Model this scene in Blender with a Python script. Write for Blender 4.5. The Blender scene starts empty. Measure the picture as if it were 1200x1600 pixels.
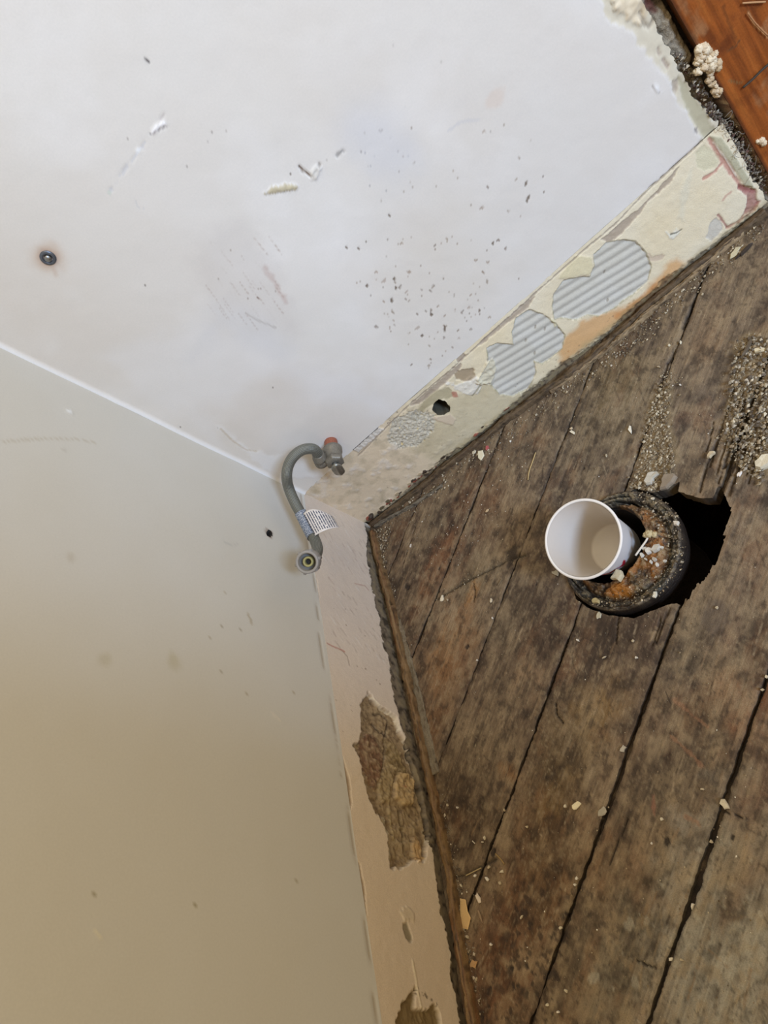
import bpy, math, random
import numpy as np
from mathutils import Matrix, Vector

SC = bpy.context.scene
COL = SC.collection
rng = np.random.default_rng(7)
random.seed(7)

# ---------------------------------------------------------------- camera
F_PX = 1113.74
ROT = np.array([[0.692636, -0.179999, -0.698467],
                [-0.554650, -0.751972, -0.356232],
                [-0.461106, 0.634143, -0.620680]])
CAM = np.array([0.5669, -0.7290, 0.7200])
cd = bpy.data.cameras.new('camera'); cam = bpy.data.objects.new('camera', cd); COL.objects.link(cam)
cd.sensor_fit = 'HORIZONTAL'; cd.sensor_width = 36.0; cd.lens = 36.0 * F_PX / 1200.0
cd.clip_start = 0.01
r_, u_, b_ = ROT[0], -ROT[1], -ROT[2]
cam.matrix_world = Matrix(((r_[0], u_[0], b_[0], CAM[0]), (r_[1], u_[1], b_[1], CAM[1]),
                           (r_[2], u_[2], b_[2], CAM[2]), (0, 0, 0, 1)))
SC.camera = cam

# ---------------------------------------------------------------- world, lamps, exposure
wd = bpy.data.worlds.new('world'); SC.world = wd; wd.use_nodes = True
wd.node_tree.nodes['Background'].inputs[0].default_value = (1.0, 0.79, 0.48, 1)
wd.node_tree.nodes['Background'].inputs[1].default_value = 0.68


def area_light(name, loc, aim, sx, sy, power, color, spread=180):
    d = bpy.data.lights.new(name, 'AREA'); d.shape = 'RECTANGLE'; d.size = sx; d.size_y = sy
    d.energy = power; d.color = color; d.spread = math.radians(spread)
    o = bpy.data.objects.new(name, d); COL.objects.link(o)
    o.location = loc
    o.rotation_euler = (Vector(aim) - Vector(loc)).to_track_quat('-Z', 'Y').to_euler()
    return o


area_light('window_daylight', (3.2, -3.3, 2.2), (0.2, -0.1, 0.4), 1.0, 1.1, 268, (0.46, 0.645, 0.95))
area_light('ceiling_lamp', (1.0, -0.65, 2.2), (0.3, -0.3, 0.0), 0.9, 0.9, 9, (1.0, 0.92, 0.70))
SC.view_settings.view_transform = 'Standard'
SC.view_settings.look = 'None'
SC.view_settings.gamma = 1.0
SC.view_settings.use_curve_mapping = False
SC.view_settings.exposure = 0.0


# ---------------------------------------------------------------- helpers: places, noise, colours
def ray(px, py):
    return ROT.T @ np.array([(px - 600) / F_PX, (py - 800) / F_PX, 1.0])


def on(axis, val, px, py):
    """the real point on the plane axis = val that the photograph shows at a pixel"""
    q = ray(px, py)
    return CAM + (val - CAM[axis]) / q[axis] * q


def on_floor(px, py, z=0.0): return on(2, z, px, py)
def on_back(px, py, y=0.0): return on(1, y, px, py)
def on_left(px, py, x=0.0): return on(0, x, px, py)


def lin(c):
    c = np.asarray(c, float) / 255.0
    return np.where(c <= 0.04045, c / 12.92, ((c + 0.055) / 1.055) ** 2.4)


def _hash(ix, iy, seed):
    h = (ix.astype(np.int64) * 374761393 + iy.astype(np.int64) * 668265263 + seed * 1442695041) & 0xFFFFFFFF
    h = ((h ^ (h >> 13)) * 1274126177) & 0xFFFFFFFF
    h = h ^ (h >> 16)
    return (h & 0xFFFFFF) / float(0xFFFFFF)


def vnoise(x, y, seed=0):
    x0 = np.floor(x); y0 = np.floor(y)
    fx = x - x0; fy = y - y0
    fx = fx * fx * (3 - 2 * fx); fy = fy * fy * (3 - 2 * fy)
    a = _hash(x0, y0, seed); b = _hash(x0 + 1, y0, seed)
    c = _hash(x0, y0 + 1, seed); d = _hash(x0 + 1, y0 + 1, seed)
    return (a + (b - a) * fx) * (1 - fy) + (c + (d - c) * fx) * fy


def fbm(x, y, seed=0, octv=4):
    t = 0; a = 1.0; s = 0
    for k in range(octv):
        t = t + a * vnoise(x * 2 ** k + 17.3 * k, y * 2 ** k - 9.1 * k, seed + k * 31)
        s += a; a *= 0.55
    return t / s


def sstep(a, b, x):
    t = np.clip((x - a) / (b - a), 0, 1)
    return t * t * (3 - 2 * t)


def seg_dist(u, v, pts, closed):
    """distance to a chain of points, and whether inside when closed"""
    n = len(pts); best = np.full(u.shape, 1e9); inside = np.zeros(u.shape, bool)
    for i in range(n if closed else n - 1):
        ax, ay = pts[i]; bx, by = pts[(i + 1) % n]
        dx, dy = bx - ax, by - ay
        t = np.clip(((u - ax) * dx + (v - ay) * dy) / (dx * dx + dy * dy + 1e-15), 0, 1)
        best = np.minimum(best, (u - ax - t * dx) ** 2 + (v - ay - t * dy) ** 2)
        if closed:
            cond = ((ay > v) != (by > v))
            xi = ax + (v - ay) * dx / (dy if abs(dy) > 1e-12 else 1e-12)
            inside ^= cond & (u < xi)
    return np.sqrt(best), inside


def tag(o, label=None, cat=None, group=None, kind=None):
    if label: o['label'] = label
    if cat: o['category'] = cat
    if group: o['group'] = group
    if kind: o['kind'] = kind
    return o


def empty(name, loc=(0, 0, 0)):
    o = bpy.data.objects.new(name, None); COL.objects.link(o); o.location = loc
    o.empty_display_size = 0.02
    return o


def mesh_obj(name, verts, faces, mat, parent=None, col=None, smooth=True, uv=None):
    """verts (n,3) world metres; faces (m,4) array or list of lists; a parent Empty stands at its own base"""
    me = bpy.data.meshes.new(name)
    verts = np.asarray(verts, float)
    if parent is not None:
        q = parent; off = np.zeros(3)
        while q is not None:
            off = off + np.array(q.location); q = q.parent
        verts = verts - off
    if isinstance(faces, np.ndarray) and faces.ndim == 2:
        m, k = faces.shape
        me.vertices.add(len(verts)); me.vertices.foreach_set('co', verts.astype(np.float32).ravel())
        me.loops.add(m * k); me.loops.foreach_set('vertex_index', faces.astype(np.int32).ravel())
        me.polygons.add(m); me.polygons.foreach_set('loop_start', np.arange(0, m * k, k, dtype=np.int32))
        me.update(calc_edges=True)
    else:
        me.from_pydata([tuple(p) for p in verts], [], [list(map(int, f)) for f in faces])
    me.validate(clean_customdata=False)
    me.polygons.foreach_set('use_smooth', np.full(len(me.polygons), smooth))
    if col is not None:
        a = me.color_attributes.new('tint', 'FLOAT_COLOR', 'POINT')
        c = np.ones((len(verts), 4), np.float32); c[:, :3] = col
        a.data.foreach_set('color', c.ravel())
    if uv is not None:
        l = me.uv_layers.new(name='UVMap')
        vi = np.empty(len(me.loops), np.int32); me.loops.foreach_get('vertex_index', vi)
        l.data.foreach_set('uv', np.asarray(uv, np.float32)[vi].ravel())
    me.materials.append(mat)
    me.update()
    o = bpy.data.objects.new(name, me); COL.objects.link(o)
    if parent is not None: o.parent = parent
    return o


# ---------------------------------------------------------------- materials (all node based)
def new_mat(name):
    m = bpy.data.materials.new(name); m.use_nodes = True
    return m, m.node_tree.nodes, m.node_tree.links, m.node_tree.nodes['Principled BSDF']


def surface_mat(name, rough=0.7, fine=600.0, amp=0.12, bump=0.0006, color=None, metal=0.0, grain=None, spec=0.5, rough_var=0.1):
    """tint attribute (or a flat colour) broken up by fine noise; optional stretched wood grain; fine relief"""
    m, N, L, P = new_mat(name)
    tc = N.new('ShaderNodeTexCoord')
    if color is None:
        src = N.new('ShaderNodeAttribute'); src.attribute_name = 'tint'; sc = src.outputs['Color']
    else:
        src = N.new('ShaderNodeRGB'); src.outputs[0].default_value = (*lin(color), 1); sc = src.outputs[0]
    n1 = N.new('ShaderNodeTexNoise'); n1.inputs['Scale'].default_value = fine
    n1.inputs['Detail'].default_value = 3
    L.new(tc.outputs['Object'], n1.inputs['Vector'])
    mr = N.new('ShaderNodeMapRange'); mr.inputs['From Min'].default_value = 0.3; mr.inputs['From Max'].default_value = 0.7
    mr.inputs['To Min'].default_value = 1 - amp; mr.inputs['To Max'].default_value = 1 + amp
    L.new(n1.outputs['Fac'], mr.inputs['Value'])
    vm = N.new('ShaderNodeVectorMath'); vm.operation = 'SCALE'
    L.new(sc, vm.inputs[0]); L.new(mr.outputs[0], vm.inputs['Scale'])
    last = vm.outputs[0]; height = n1.outputs['Fac']
    if grain is not None:
        ang, st, ga = grain
        mp = N.new('ShaderNodeMapping'); mp.vector_type = 'TEXTURE'
        mp.inputs['Rotation'].default_value = (0, 0, ang) if st >= 0 else (0, math.radians(90), 0)
        mp.inputs['Scale'].default_value = (abs(st), 1, 1)
        L.new(tc.outputs['Object'], mp.inputs['Vector'])
        n2 = N.new('ShaderNodeTexNoise'); n2.inputs['Scale'].default_value = 420; n2.inputs['Detail'].default_value = 4
        L.new(mp.outputs[0], n2.inputs['Vector'])
        m2 = N.new('ShaderNodeMapRange'); m2.inputs['From Min'].default_value = 0.3; m2.inputs['From Max'].default_value = 0.7
        m2.inputs['To Min'].default_value = 1 - ga; m2.inputs['To Max'].default_value = 1 + ga
        L.new(n2.outputs['Fac'], m2.inputs['Value'])
        v2 = N.new('ShaderNodeVectorMath'); v2.operation = 'SCALE'
        L.new(last, v2.inputs[0]); L.new(m2.outputs[0], v2.inputs['Scale'])
        last = v2.outputs[0]
        ad = N.new('ShaderNodeMath'); ad.operation = 'ADD'
        L.new(n1.outputs['Fac'], ad.inputs[0]); L.new(n2.outputs['Fac'], ad.inputs[1]); height = ad.outputs[0]
    L.new(last, P.inputs['Base Color'])
    r = N.new('ShaderNodeMapRange'); r.inputs['To Min'].default_value = max(0.02, rough - rough_var)
    r.inputs['To Max'].default_value = min(1, rough + rough_var)
    n3 = N.new('ShaderNodeTexNoise'); n3.inputs['Scale'].default_value = 40
    L.new(tc.outputs['Object'], n3.inputs['Vector']); L.new(n3.outputs['Fac'], r.inputs['Value'])
    L.new(r.outputs[0], P.inputs['Roughness'])
    P.inputs['Metallic'].default_value = metal
    P.inputs['Specular IOR Level'].default_value = spec
    if bump:
        b = N.new('ShaderNodeBump'); b.inputs['Strength'].default_value = 1.0; b.inputs['Distance'].default_value = bump
        L.new(height, b.inputs['Height']); L.new(b.outputs[0], P.inputs['Normal'])
    return m


TH = math.radians(43.599)          # the boards run diagonally to the room
M_WALL = surface_mat('wall_paint', 0.45, 500, 0.02, 0.00006, rough_var=0.08)
M_BAND = surface_mat('old_plaster', 0.65, 700, 0.06, 0.0003)
M_WOOD = surface_mat('weathered_board', 0.72, 900, 0.16, 0.0005, grain=(TH, 14.0, 0.15), spec=0.3)
M_STRIPX = surface_mat('strip_wood', 0.7, 900, 0.15, 0.0004, grain=(0, 18.0, 0.2), spec=0.35)
M_STRIPY = surface_mat('strip_wood_side', 0.6, 900, 0.15, 0.0004, grain=(math.pi / 2, 18.0, 0.2), spec=0.4)
M_CASING = surface_mat('varnished_wood', 0.35, 500, 0.10, 0.0002, grain=(0, -16.0, 0.18))
M_RUBBLE = surface_mat('rubble', 0.85, 900, 0.25, 0.0008)
M_HOLLOW = surface_mat('hollow_shade', 0.95, 120, 0.3, 0.002, color=(24, 16, 12), spec=0.0)  # near-black for hollows: their shade is put into the colour
M_CRUST = surface_mat('rusty_crust', 0.42, 900, 0.3, 0.0009, rough_var=0.3)
M_PAPER = surface_mat('coated_paper', 0.6, 300, 0.01, 0.00002, rough_var=0.03)
M_FLAKE = surface_mat('plaster_chip', 0.8, 1200, 0.08, 0.0002)


# ---------------------------------------------------------------- panels: fine relief surfaces
class Panel:
    def __init__(s, origin, U, V, Nn, u0, u1, v0, v1, step):
        s.o = np.asarray(origin, float); s.U = np.asarray(U, float); s.V = np.asarray(V, float); s.N = np.asarray(Nn, float)
        nu = int(round((u1 - u0) / step)) + 1; nv = int(round((v1 - v0) / step)) + 1
        s.nu, s.nv, s.step = nu, nv, step
        uu, vv = np.meshgrid(np.linspace(u0, u1, nu), np.linspace(v0, v1, nv))
        s.u = uu.ravel(); s.v = vv.ravel()
        s.h = np.zeros(s.u.shape); s.col = np.ones((len(s.u), 3)); s.cut = np.full(s.u.shape, 1.0)
        s.seed = int(abs(u0 * 1000) + abs(v1 * 777)) % 9973

    def P(s, px):
        q = ray(*px); t = ((s.o - CAM) @ s.N) / (q @ s.N); w = CAM + t * q - s.o
        return (w @ s.U, w @ s.V)

    def pts(s, l): return [s.P(p) for p in l]

    def blend(s, m, c, mix=1.0):
        c = lin(c) if len(np.shape(c)) == 1 else c
        m = (m * mix)[:, None]
        s.col = s.col * (1 - m) + c * m

    def noise(s, f, k=0, o=3, fu=1.0): return fbm(s.u * f * fu, s.v * f, s.seed + k, o) - 0.5

    def near(s, pts, pad):
        a = np.array(pts); lo = a.min(0) - pad; hi = a.max(0) + pad
        return np.where((s.u > lo[0]) & (s.u < hi[0]) & (s.v > lo[1]) & (s.v < hi[1]))[0]

    def mask(s, poly, closed=True, soft=0.0008, rough=0.002, freq=180, width=0.0, pxs=True):
        pts = s.pts(poly) if pxs else poly
        m = np.zeros(s.u.shape); i = s.near(pts, rough * 2 + soft * 2 + width)
        if len(i) == 0: return m, np.full(s.u.shape, 1.0)
        u, v = s.u[i], s.v[i]
        d, ins = seg_dist(u, v, pts, closed)
        sd = np.where(ins, -d, d) if closed else d - width
        sd = sd + rough * 2 * (fbm(u * freq, v * freq, s.seed + 5, 3) - 0.5)
        m[i] = sstep(soft, -soft, sd)
        full = np.full(s.u.shape, 1.0); full[i] = sd
        return m, full

    def area(s, poly, c, mix=1.0, depth=0.0, lump=0.0, lf=250, **k):
        m, sd = s.mask(poly, True, **k)
        s.blend(m, c, mix)
        if depth or lump:
            s.h += m * (depth + lump * 2 * s.noise(lf, 9))
        return m

    def line(s, poly, w, c, mix=1.0, depth=0.0, **k):
        k.setdefault('rough', w * 0.6); k.setdefault('soft', w * 0.5)
        m, sd = s.mask(poly, False, width=w, **k)
        s.blend(m, c, mix); s.h += m * depth
        return m

    def blot(s, px, ru, rv, c, mix=0.6, rough=0.55, f=90, depth=0.0, ang=0.0, hard=0.5):
        cu, cv = s.P(px)
        R = max(ru, rv) * 1.9
        i = np.where((abs(s.u - cu) < R) & (abs(s.v - cv) < R))[0]
        if len(i) == 0: return
        du = s.u[i] - cu; dv = s.v[i] - cv
        ca, sa = math.cos(ang), math.sin(ang)
        x = (du * ca + dv * sa) / ru; y = (-du * sa + dv * ca) / rv
        r = np.sqrt(x * x + y * y) + rough * 2 * (fbm(s.u[i] * f, s.v[i] * f, s.seed + int(px[0]), 4) - 0.5)
        m = sstep(1.0 + (1 - hard) * 0.6, 1.0 - (1 - hard) * 0.8, r) * mix
        s.col[i] = s.col[i] * (1 - m[:, None]) + lin(c) * m[:, None]
        s.h[i] += m * depth

    def specks(s, n, poly, rmin, rmax, cols, depth=-0.0003, mix=0.85, rr=None):
        pl = np.array(poly, float); lo, hi = pl.min(0), pl.max(0)
        g = rr or rng; k = 0; guard = 0
        while k < n and guard < n * 30:
            guard += 1
            p = lo + g.random(2) * (hi - lo)
            _, ins = seg_dist(np.array([p[0]]), np.array([p[1]]), [tuple(q) for q in pl], True)
            if not ins[0]: continue
            k += 1
            r = rmin + (rmax - rmin) * g.random() ** 2
            s.blot(tuple(p), r * (1 + g.random()), r, cols[int(g.integers(len(cols)))], mix * (0.6 + 0.4 * g.random()),
                   0.4, 400, depth, g.random() * 3.14, 0.8)

    def hole(s, poly, rough=0.001, freq=300, pxs=True):
        m, sd = s.mask(poly, True, soft=0.0004, rough=rough, freq=freq, pxs=pxs)
        s.cut = np.minimum(s.cut, sd)

    def xyz(s):
        return s.o + s.u[:, None] * s.U + s.v[:, None] * s.V + s.h[:, None] * s.N

    def build(s, name, mat, parent=None, skirt=0.0, inner=0.8):
        nu, nv, st = s.nu, s.nv, s.step
        cut = s.cut.reshape(nv, nu)
        gv, gu = np.gradient(cut, st)
        gl = np.sqrt(gu * gu + gv * gv) + 1e-9
        near = (np.abs(cut) < 0.8 * st) & (gl > 0.3)
        du = np.where(near, -cut * gu / gl ** 2, 0); dv = np.where(near, -cut * gv / gl ** 2, 0)
        s.u = s.u + np.clip(du, -st * .8, st * .8).ravel(); s.v = s.v + np.clip(dv, -st * .8, st * .8).ravel()
        idx = np.arange(nu * nv).reshape(nv, nu)
        f = np.stack([idx[:-1, :-1], idx[:-1, 1:], idx[1:, 1:], idx[1:, :-1]], -1).reshape(-1, 4)
        c = cut.ravel()
        f = f[c[f].mean(1) > 0]
        if len(f) == 0: return None
        V = s.xyz(); C = s.col
        if np.cross(s.U, s.V) @ s.N < 0: f = f[:, ::-1]
        if skirt:
            e = np.concatenate([f[:, [i, (i + 1) % 4]] for i in range(4)])
            n = len(V); code = e[:, 0] * n + e[:, 1]; rev = e[:, 1] * n + e[:, 0]
            b = e[~np.isin(code, rev)]
            uq, inv = np.unique(b, return_inverse=True); inv = inv.reshape(b.shape)
            low = V[uq] - s.N * (skirt + s.h[uq][:, None])
            lc = C[uq] * inner; k = len(uq)  # cut sides take a darkened colour: dirt plus painted-in shade
            f = np.concatenate([f, np.stack([n + inv[:, 1], n + inv[:, 0], n + k + inv[:, 0], n + k + inv[:, 1]], -1)])
            V = np.concatenate([V, V[uq], low]); C = np.concatenate([C, lc, lc])
        used, inv = np.unique(f, return_inverse=True)
        return mesh_obj(name, V[used], inv.reshape(f.shape), mat, parent, np.clip(C[used], 0, 1))


def box(name, lo, hi, mat, parent=None, col=None, jitter=0.0):
    x0, y0, z0 = lo; x1, y1, z1 = hi
    v = np.array([(x0, y0, z0), (x1, y0, z0), (x1, y1, z0), (x0, y1, z0), (x0, y0, z1), (x1, y0, z1), (x1, y1, z1), (x0, y1, z1)], float)
    f = [(0, 3, 2, 1), (4, 5, 6, 7), (0, 1, 5, 4), (1, 2, 6, 5), (2, 3, 7, 6), (3, 0, 4, 7)]
    return mesh_obj(name, v, f, mat, parent, None if col is None else np.tile(lin(col), (8, 1)), smooth=False)


HB = 0.2005 * 0.72       # height of the bare band where the skirting board was
LW = 0.6934              # length of the back wall up to the doorway casing
# ================================================================ STRUCTURE
# ---- back wall above the band
wa = Panel((0, 0, 0), (1, 0, 0), (0, 0, 1), (0, -1, 0), 0.0, 0.72, HB - 0.001, 1.06, 0.0019)
wa.col[:] = lin((222, 217, 210))
n = wa.noise(5, 1, 4); wa.blend(np.clip(0.5 + 2.2 * n, 0, 1), (214, 204, 192), 0.45)
n = wa.noise(12, 2, 4); wa.blend(np.clip(2.5 * n, 0, 1), (232, 228, 224), 0.6)
wa.h += 0.0016 * wa.noise(9, 3, 3) + 0.0004 * wa.noise(60, 4, 3)
wa.area([(440, 560), (560, 600), (610, 640), (540, 690), (470, 680), (420, 730), (360, 700), (320, 640), (370, 600)], (212, 202, 192), 0.30, soft=0.04, rough=0.03, freq=20)
wa.area([(560, 420), (700, 330), (820, 420), (800, 500), (700, 590), (600, 560)], (212, 200, 182), 0.38, soft=0.06, rough=0.03, freq=20)
wa.area([(160, 560), (300, 510), (430, 530), (520, 580), (600, 620), (620, 650), (540, 640), (420, 590), (330, 640), (340, 690), (250, 630)], (230, 229, 230), 0.32, soft=0.02, rough=0.02, freq=30)
# grey brown scuff with fine scratches
wa.area([(302, 400), (335, 352), (380, 345), (412, 392), (440, 438), (458, 478), (470, 520), (400, 500), (345, 470), (305, 430)], (200, 192, 186), 0.30, soft=0.014, rough=0.012, freq=60)
for k in range(40):
    a = np.array((320, 370)) + rng.random(2) * (115, 120); l = 10 + 30 * rng.random()
    wa.line([tuple(a), tuple(a + l * np.array((0.55, 0.75)) * (0.7 + .5 * rng.random()))], 0.0005, (160, 135, 118), 0.45 * rng.random(), -0.0001)
wa.line([(415, 418), (428, 440), (440, 462), (446, 472)], 0.0022, (184, 156, 146), 0.45, -0.0001, soft=0.003, rough=0.004)
wa.line([(385, 490), (402, 500), (430, 512)], 0.0012, (150, 138, 122), 0.4)
wa.specks(14, [(300, 390), (350, 350), (460, 470), (420, 510), (330, 450)], 0.0006, 0.0012, [(120, 88, 74), (140, 120, 105)])
# lifted chips in a row
m = wa.area([(414, 303), (424, 291), (436, 293), (448, 287), (462, 289), (466, 293), (455, 298), (440, 299), (428, 304)], (196, 184, 152), 0.9, 0.0012, 0.0012, 500, soft=0.0006, rough=0.002, freq=500)
wa.line([(415, 304), (440, 300), (464, 295)], 0.0008, (170, 158, 135), 0.6, -0.0006)
wa.line([(468, 261), (474, 268), (482, 273), (488, 276)], 0.0011, (104, 76, 48), 0.95, -0.0018)
wa.line([(488, 276), (494, 268), (500, 256)], 0.0012, (128, 112, 96), 0.8, -0.0014)
wa.area([(300, 560), (330, 470), (420, 500), (470, 540), (440, 560), (350, 520)], (200, 200, 204), 0.3, soft=0.02, rough=0.01, freq=40)
wa.area([(484, 270), (496, 258), (502, 262), (494, 279), (486, 279)], (222, 216, 206), 0.9, 0.0020)
wa.area([(524, 244), (530, 237), (540, 231), (539, 237), (531, 243), (528, 246)], (128, 124, 116), 0.8, -0.0012)
wa.blot((75, 403), .017, .015, (196, 170, 146), .75, .35, 80, hard=0.0)
wa.blot((75, 403), .011, .010, (170, 134, 112), .6, .3, 90, hard=0.2)
wa.line([(80, 410), (84, 420), (87, 430)], .002, (196, 172, 152), .4, soft=.002)
wa.area([(236, 206), (244, 196), (256, 188), (258, 194), (246, 202), (240, 209)], (246, 242, 240), 0.9, 0.0012, soft=0.0006)
wa.line([(235, 210), (246, 204), (260, 196)], 0.0007, (160, 150, 146), 0.7, -0.0008)
wa.line([(258, 172), (250, 190)], 0.0007, (190, 180, 176), 0.6, -0.0005)
wa.line([(236, 212), (215, 238), (190, 272), (170, 302)], 0.0008, (204, 202, 202), 0.7, -0.0005, rough=0.002)
wa.blot((171, 301), 0.003, 0.0015, (196, 202, 190), 0.7)
wa.blot((216, 236), 0.004, 0.002, (236, 236, 236), 0.8, depth=0.0006)
wa.line([(210, 310), (216, 324), (224, 326)], 0.0006, (196, 194, 192), 0.5, -0.0004)
wa.blot((230, 95), 0.0022, 0.0014, (92, 86, 88), 0.95, 0.3, depth=-0.0006, ang=1.2, hard=0.8)
for p in [(227, 445), (340, 668 - 0), (282, 667), (426, 605), (455, 272), (690, 98), (766, 204)]:
    wa.blot(p, 0.0012, 0.0009, (96, 82, 70), 0.9, 0.3, 300, -0.0004, hard=0.8)
# brown grit specks
sp = [(130, 108, 86), (150, 130, 108), (112, 92, 76), (160, 140, 122)]
wa.specks(70, [(570, 520), (600, 430), (640, 420), (720, 440), (790, 470), (760, 520), (690, 580), (640, 570)], 0.0007, 0.0019, sp)
wa.specks(45, [(540, 420), (620, 360), (700, 360), (850, 380), (820, 450), (700, 520), (600, 500)], 0.0006, 0.0016, sp)
wa.specks(34, [(500, 200), (620, 150), (840, 200), (860, 340), (700, 330), (560, 330)], 0.0005, 0.0014, sp)
wa.specks(16, [(120, 60), (560, 40), (900, 80), (900, 200), (300, 400), (60, 500)], 0.0004, 0.0010, [(150, 140, 134), (170, 160, 152)])
wa.specks(26, [(590, 180), (640, 230), (650, 320), (590, 330), (560, 270)], 0.0005, 0.0011, [(150, 146, 146), (160, 150, 140)])
for p, a, b in [((822, 287), .003, .0013), ((826, 308), .0018, .0012), ((824, 314), .003, .0014), ((850, 300), .002, .001), ((770, 381), .0025, .0015),
                ((616, 436), .0035, .0014), ((619, 450), .0024, .0014), ((560, 388), .0022, .0013), ((542, 387), .0022, .0013), ((572, 378), .002, .001), ((608, 337), .002, .0012),
                ((695, 514), .005, .0018), ((612, 470), .003, .002), ((573, 447), .0022, .0018), ((659, 525), .0022, .002), ((674, 492), .003, .0016)]:
    wa.blot((p[0], p[1]), a, b, (110, 94, 78), 0.9, 0.35, 350, -0.0005, 0.9, 0.8)
wa.blot((772, 150 + 60 - 55), .012, .008, (214, 190, 172), 0.35)
wa.line([(700, 205), (720, 190), (748, 187)], 0.0012, (198, 196, 198), 0.5)
wa.blot((600, 230), .03, .05, (206, 206, 210), 0.5, 0.5, 25, hard=0.1)
# caulk bead rising in the vertical corner
m = sstep(0.006, 0.001, wa.u); wa.h += m * 0.003; wa.blend(m, (238, 240, 244), 0.7)
wa.area([(340, 665), (390, 700), (430, 715), (500, 700), (520, 740), (440, 750), (400, 725)], (226, 222, 218), 0.8, 0.0004, soft=0.004, rough=0.008, freq=80)
wa.line([(345, 670), (365, 690), (385, 703), (400, 705)], 0.0014, (186, 168, 138), 0.5, -0.0003)
# edge towards the doorway: paint ends, cream undercoat, crumbling plaster
wa.area([(925, -60), (945, 20), (956, 36), (985, 50), (1008, 78), (1030, 106), (1046, 130), (1062, 162), (1085, 195), (1095, 214), (1080, 236), (1300, 200), (1200, -60)], (212, 202, 178), 0.85, -0.0008, 0.0006, 120, soft=0.0012, rough=0.004, freq=130)
wa.area([(1058, 118), (1066, 122), (1085, 150), (1105, 182), (1120, 205), (1130, 240), (1105, 222), (1085, 192), (1068, 160)], (176, 168, 138), 0.75, -0.001, soft=0.001, rough=0.002)
wa.area([(935, -40), (965, 20), (1000, 45), (1012, 20), (1000, -20), (980, -60)], (222, 206, 178), 0.9, 0.0015, 0.003, 130, rough=0.004)
wa.line([(1000, 20), (1006, 38), (1015, 44), (1022, 30)], 0.0016, (150, 136, 118), 0.7, -0.0015)
wa.line([(1028, 75), (1036, 92), (1045, 108)], 0.0014, (164, 144, 130), 0.7, -0.0012, rough=0.003)
wa.area([(1050, 126), (1060, 124), (1062, 138), (1056, 150), (1052, 140)], (176, 162, 146), 0.8, -0.0012)
wa.area([(1020, 132), (1026, 134), (1034, 146), (1028, 144)], (240, 238, 236), 0.8, 0.0014)
wa.line([(1020, 134), (1030, 146)], 0.0006, (150, 140, 132), 0.6, -0.0006)
wa.area([(1084, 202), (1091, 200), (1091, 208), (1086, 209)], (140, 132, 128), 0.9, -0.0008)
m, sd = wa.mask([(985, -60), (1003, 0), (1014, 22), (1032, 52), (1050, 85), (1066, 117), (1085, 148), (1104, 178), (1126, 200), (1142, 228), (1166, 262), (1400, 260), (1200, -90)], rough=0.004, freq=140)
wa.cut = np.minimum(wa.cut, sd)
# ragged joint with the band: chips of grey undercoat
jt = [(560, 712), (600, 672), (640, 632), (700, 582), (760, 528), (830, 465), (900, 402), (960, 352), (1010, 300), (1060, 255), (1096, 222)]
wa.line(jt, 0.0011, (150, 134, 120), 0.75, -0.0014, rough=0.0012)
ch = [(950, 372), (985, 342), (1010, 322), (1030, 298), (1048, 284), (1020, 308), (990, 350), (965, 372)]
wa.area([(925, 374), (985, 330), (1040, 280), (1044, 284), (1000, 336), (960, 370)], (168, 150, 136), 0.7, -0.001)
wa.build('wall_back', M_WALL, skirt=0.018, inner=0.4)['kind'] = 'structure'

# ---- bare band of old plaster at the foot of the back wall
ba = Panel((0, 0, 0), (1, 0, 0), (0, 0, 1), (0, -1, 0), 0.0, LW + 0.003, 0.0, HB, 0.0011)
ba.col[:] = lin((226, 210, 176))
n = ba.noise(14, 1, 4); ba.blend(np.clip(0.5 + 2.5 * n, 0, 1), (228, 218, 194), 0.6)
ba.blend(sstep(0.26, 0.12, ba.u), (212, 192, 164), 0.85)
n = ba.noise(70, 2, 4); ba.blend(np.clip(3 * n, 0, 1) * sstep(0.36, 0.2, ba.u), (168, 154, 126), 0.7)
n = ba.noise(60, 6, 4); ba.blend(np.clip(4 * (n - .08), 0, 1) * sstep(0.30, 0.1, ba.u), (214, 204, 192), 0.9); ba.h += 0.001 * np.clip(4 * (n - .05), 0, 1) * sstep(0.36, 0.1, ba.u)
ba.h += 0.0016 * ba.noise(18, 3, 3) + 0.0007 * ba.noise(120, 4, 3)
ba.area([(640, 700), (700, 620), (770, 590), (830, 620), (780, 680), (700, 730)], (186, 172, 138), 0.6, soft=0.01, rough=0.01, freq=60)
ba.area([(640, 655), (672, 612), (700, 606), (712, 618), (690, 625), (665, 640), (650, 668)], (158, 146, 112), 0.7, -0.0006, soft=0.002, rough=0.004)
ba.area([(605, 690), (615, 655), (650, 640), (680, 650), (678, 672), (650, 698), (625, 700)], (188, 180, 162), 0.8, -0.0008, 0.0022, 420, soft=0.002, rough=0.004)
ba.specks(120, [(605, 690), (615, 650), (650, 635), (685, 650), (668, 690), (630, 700)], 0.0005, 0.0014, [(120, 112, 98), (220, 212, 196), (150, 138, 116), (206, 180, 120)], -0.0008)
ba.area([(692, 596), (715, 600), (742, 588), (756, 595), (746, 615), (728, 616), (708, 606)], (222, 214, 198), 0.9, 0.0008, 0.0008, soft=0.001, rough=0.004)
ba.area([(708, 584), (722, 578), (740, 575), (742, 588), (735, 594), (724, 597), (713, 592)], (166, 146, 118), 0.95, -0.0016)
ba.area([(706, 612), (713, 612), (716, 620), (708, 622)], (176, 112, 92), 0.8)
ba.area([(670, 652), (690, 650), (704, 645), (712, 655), (706, 664), (690, 658)], (206, 186, 160), 0.8, 0.0008)
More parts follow.
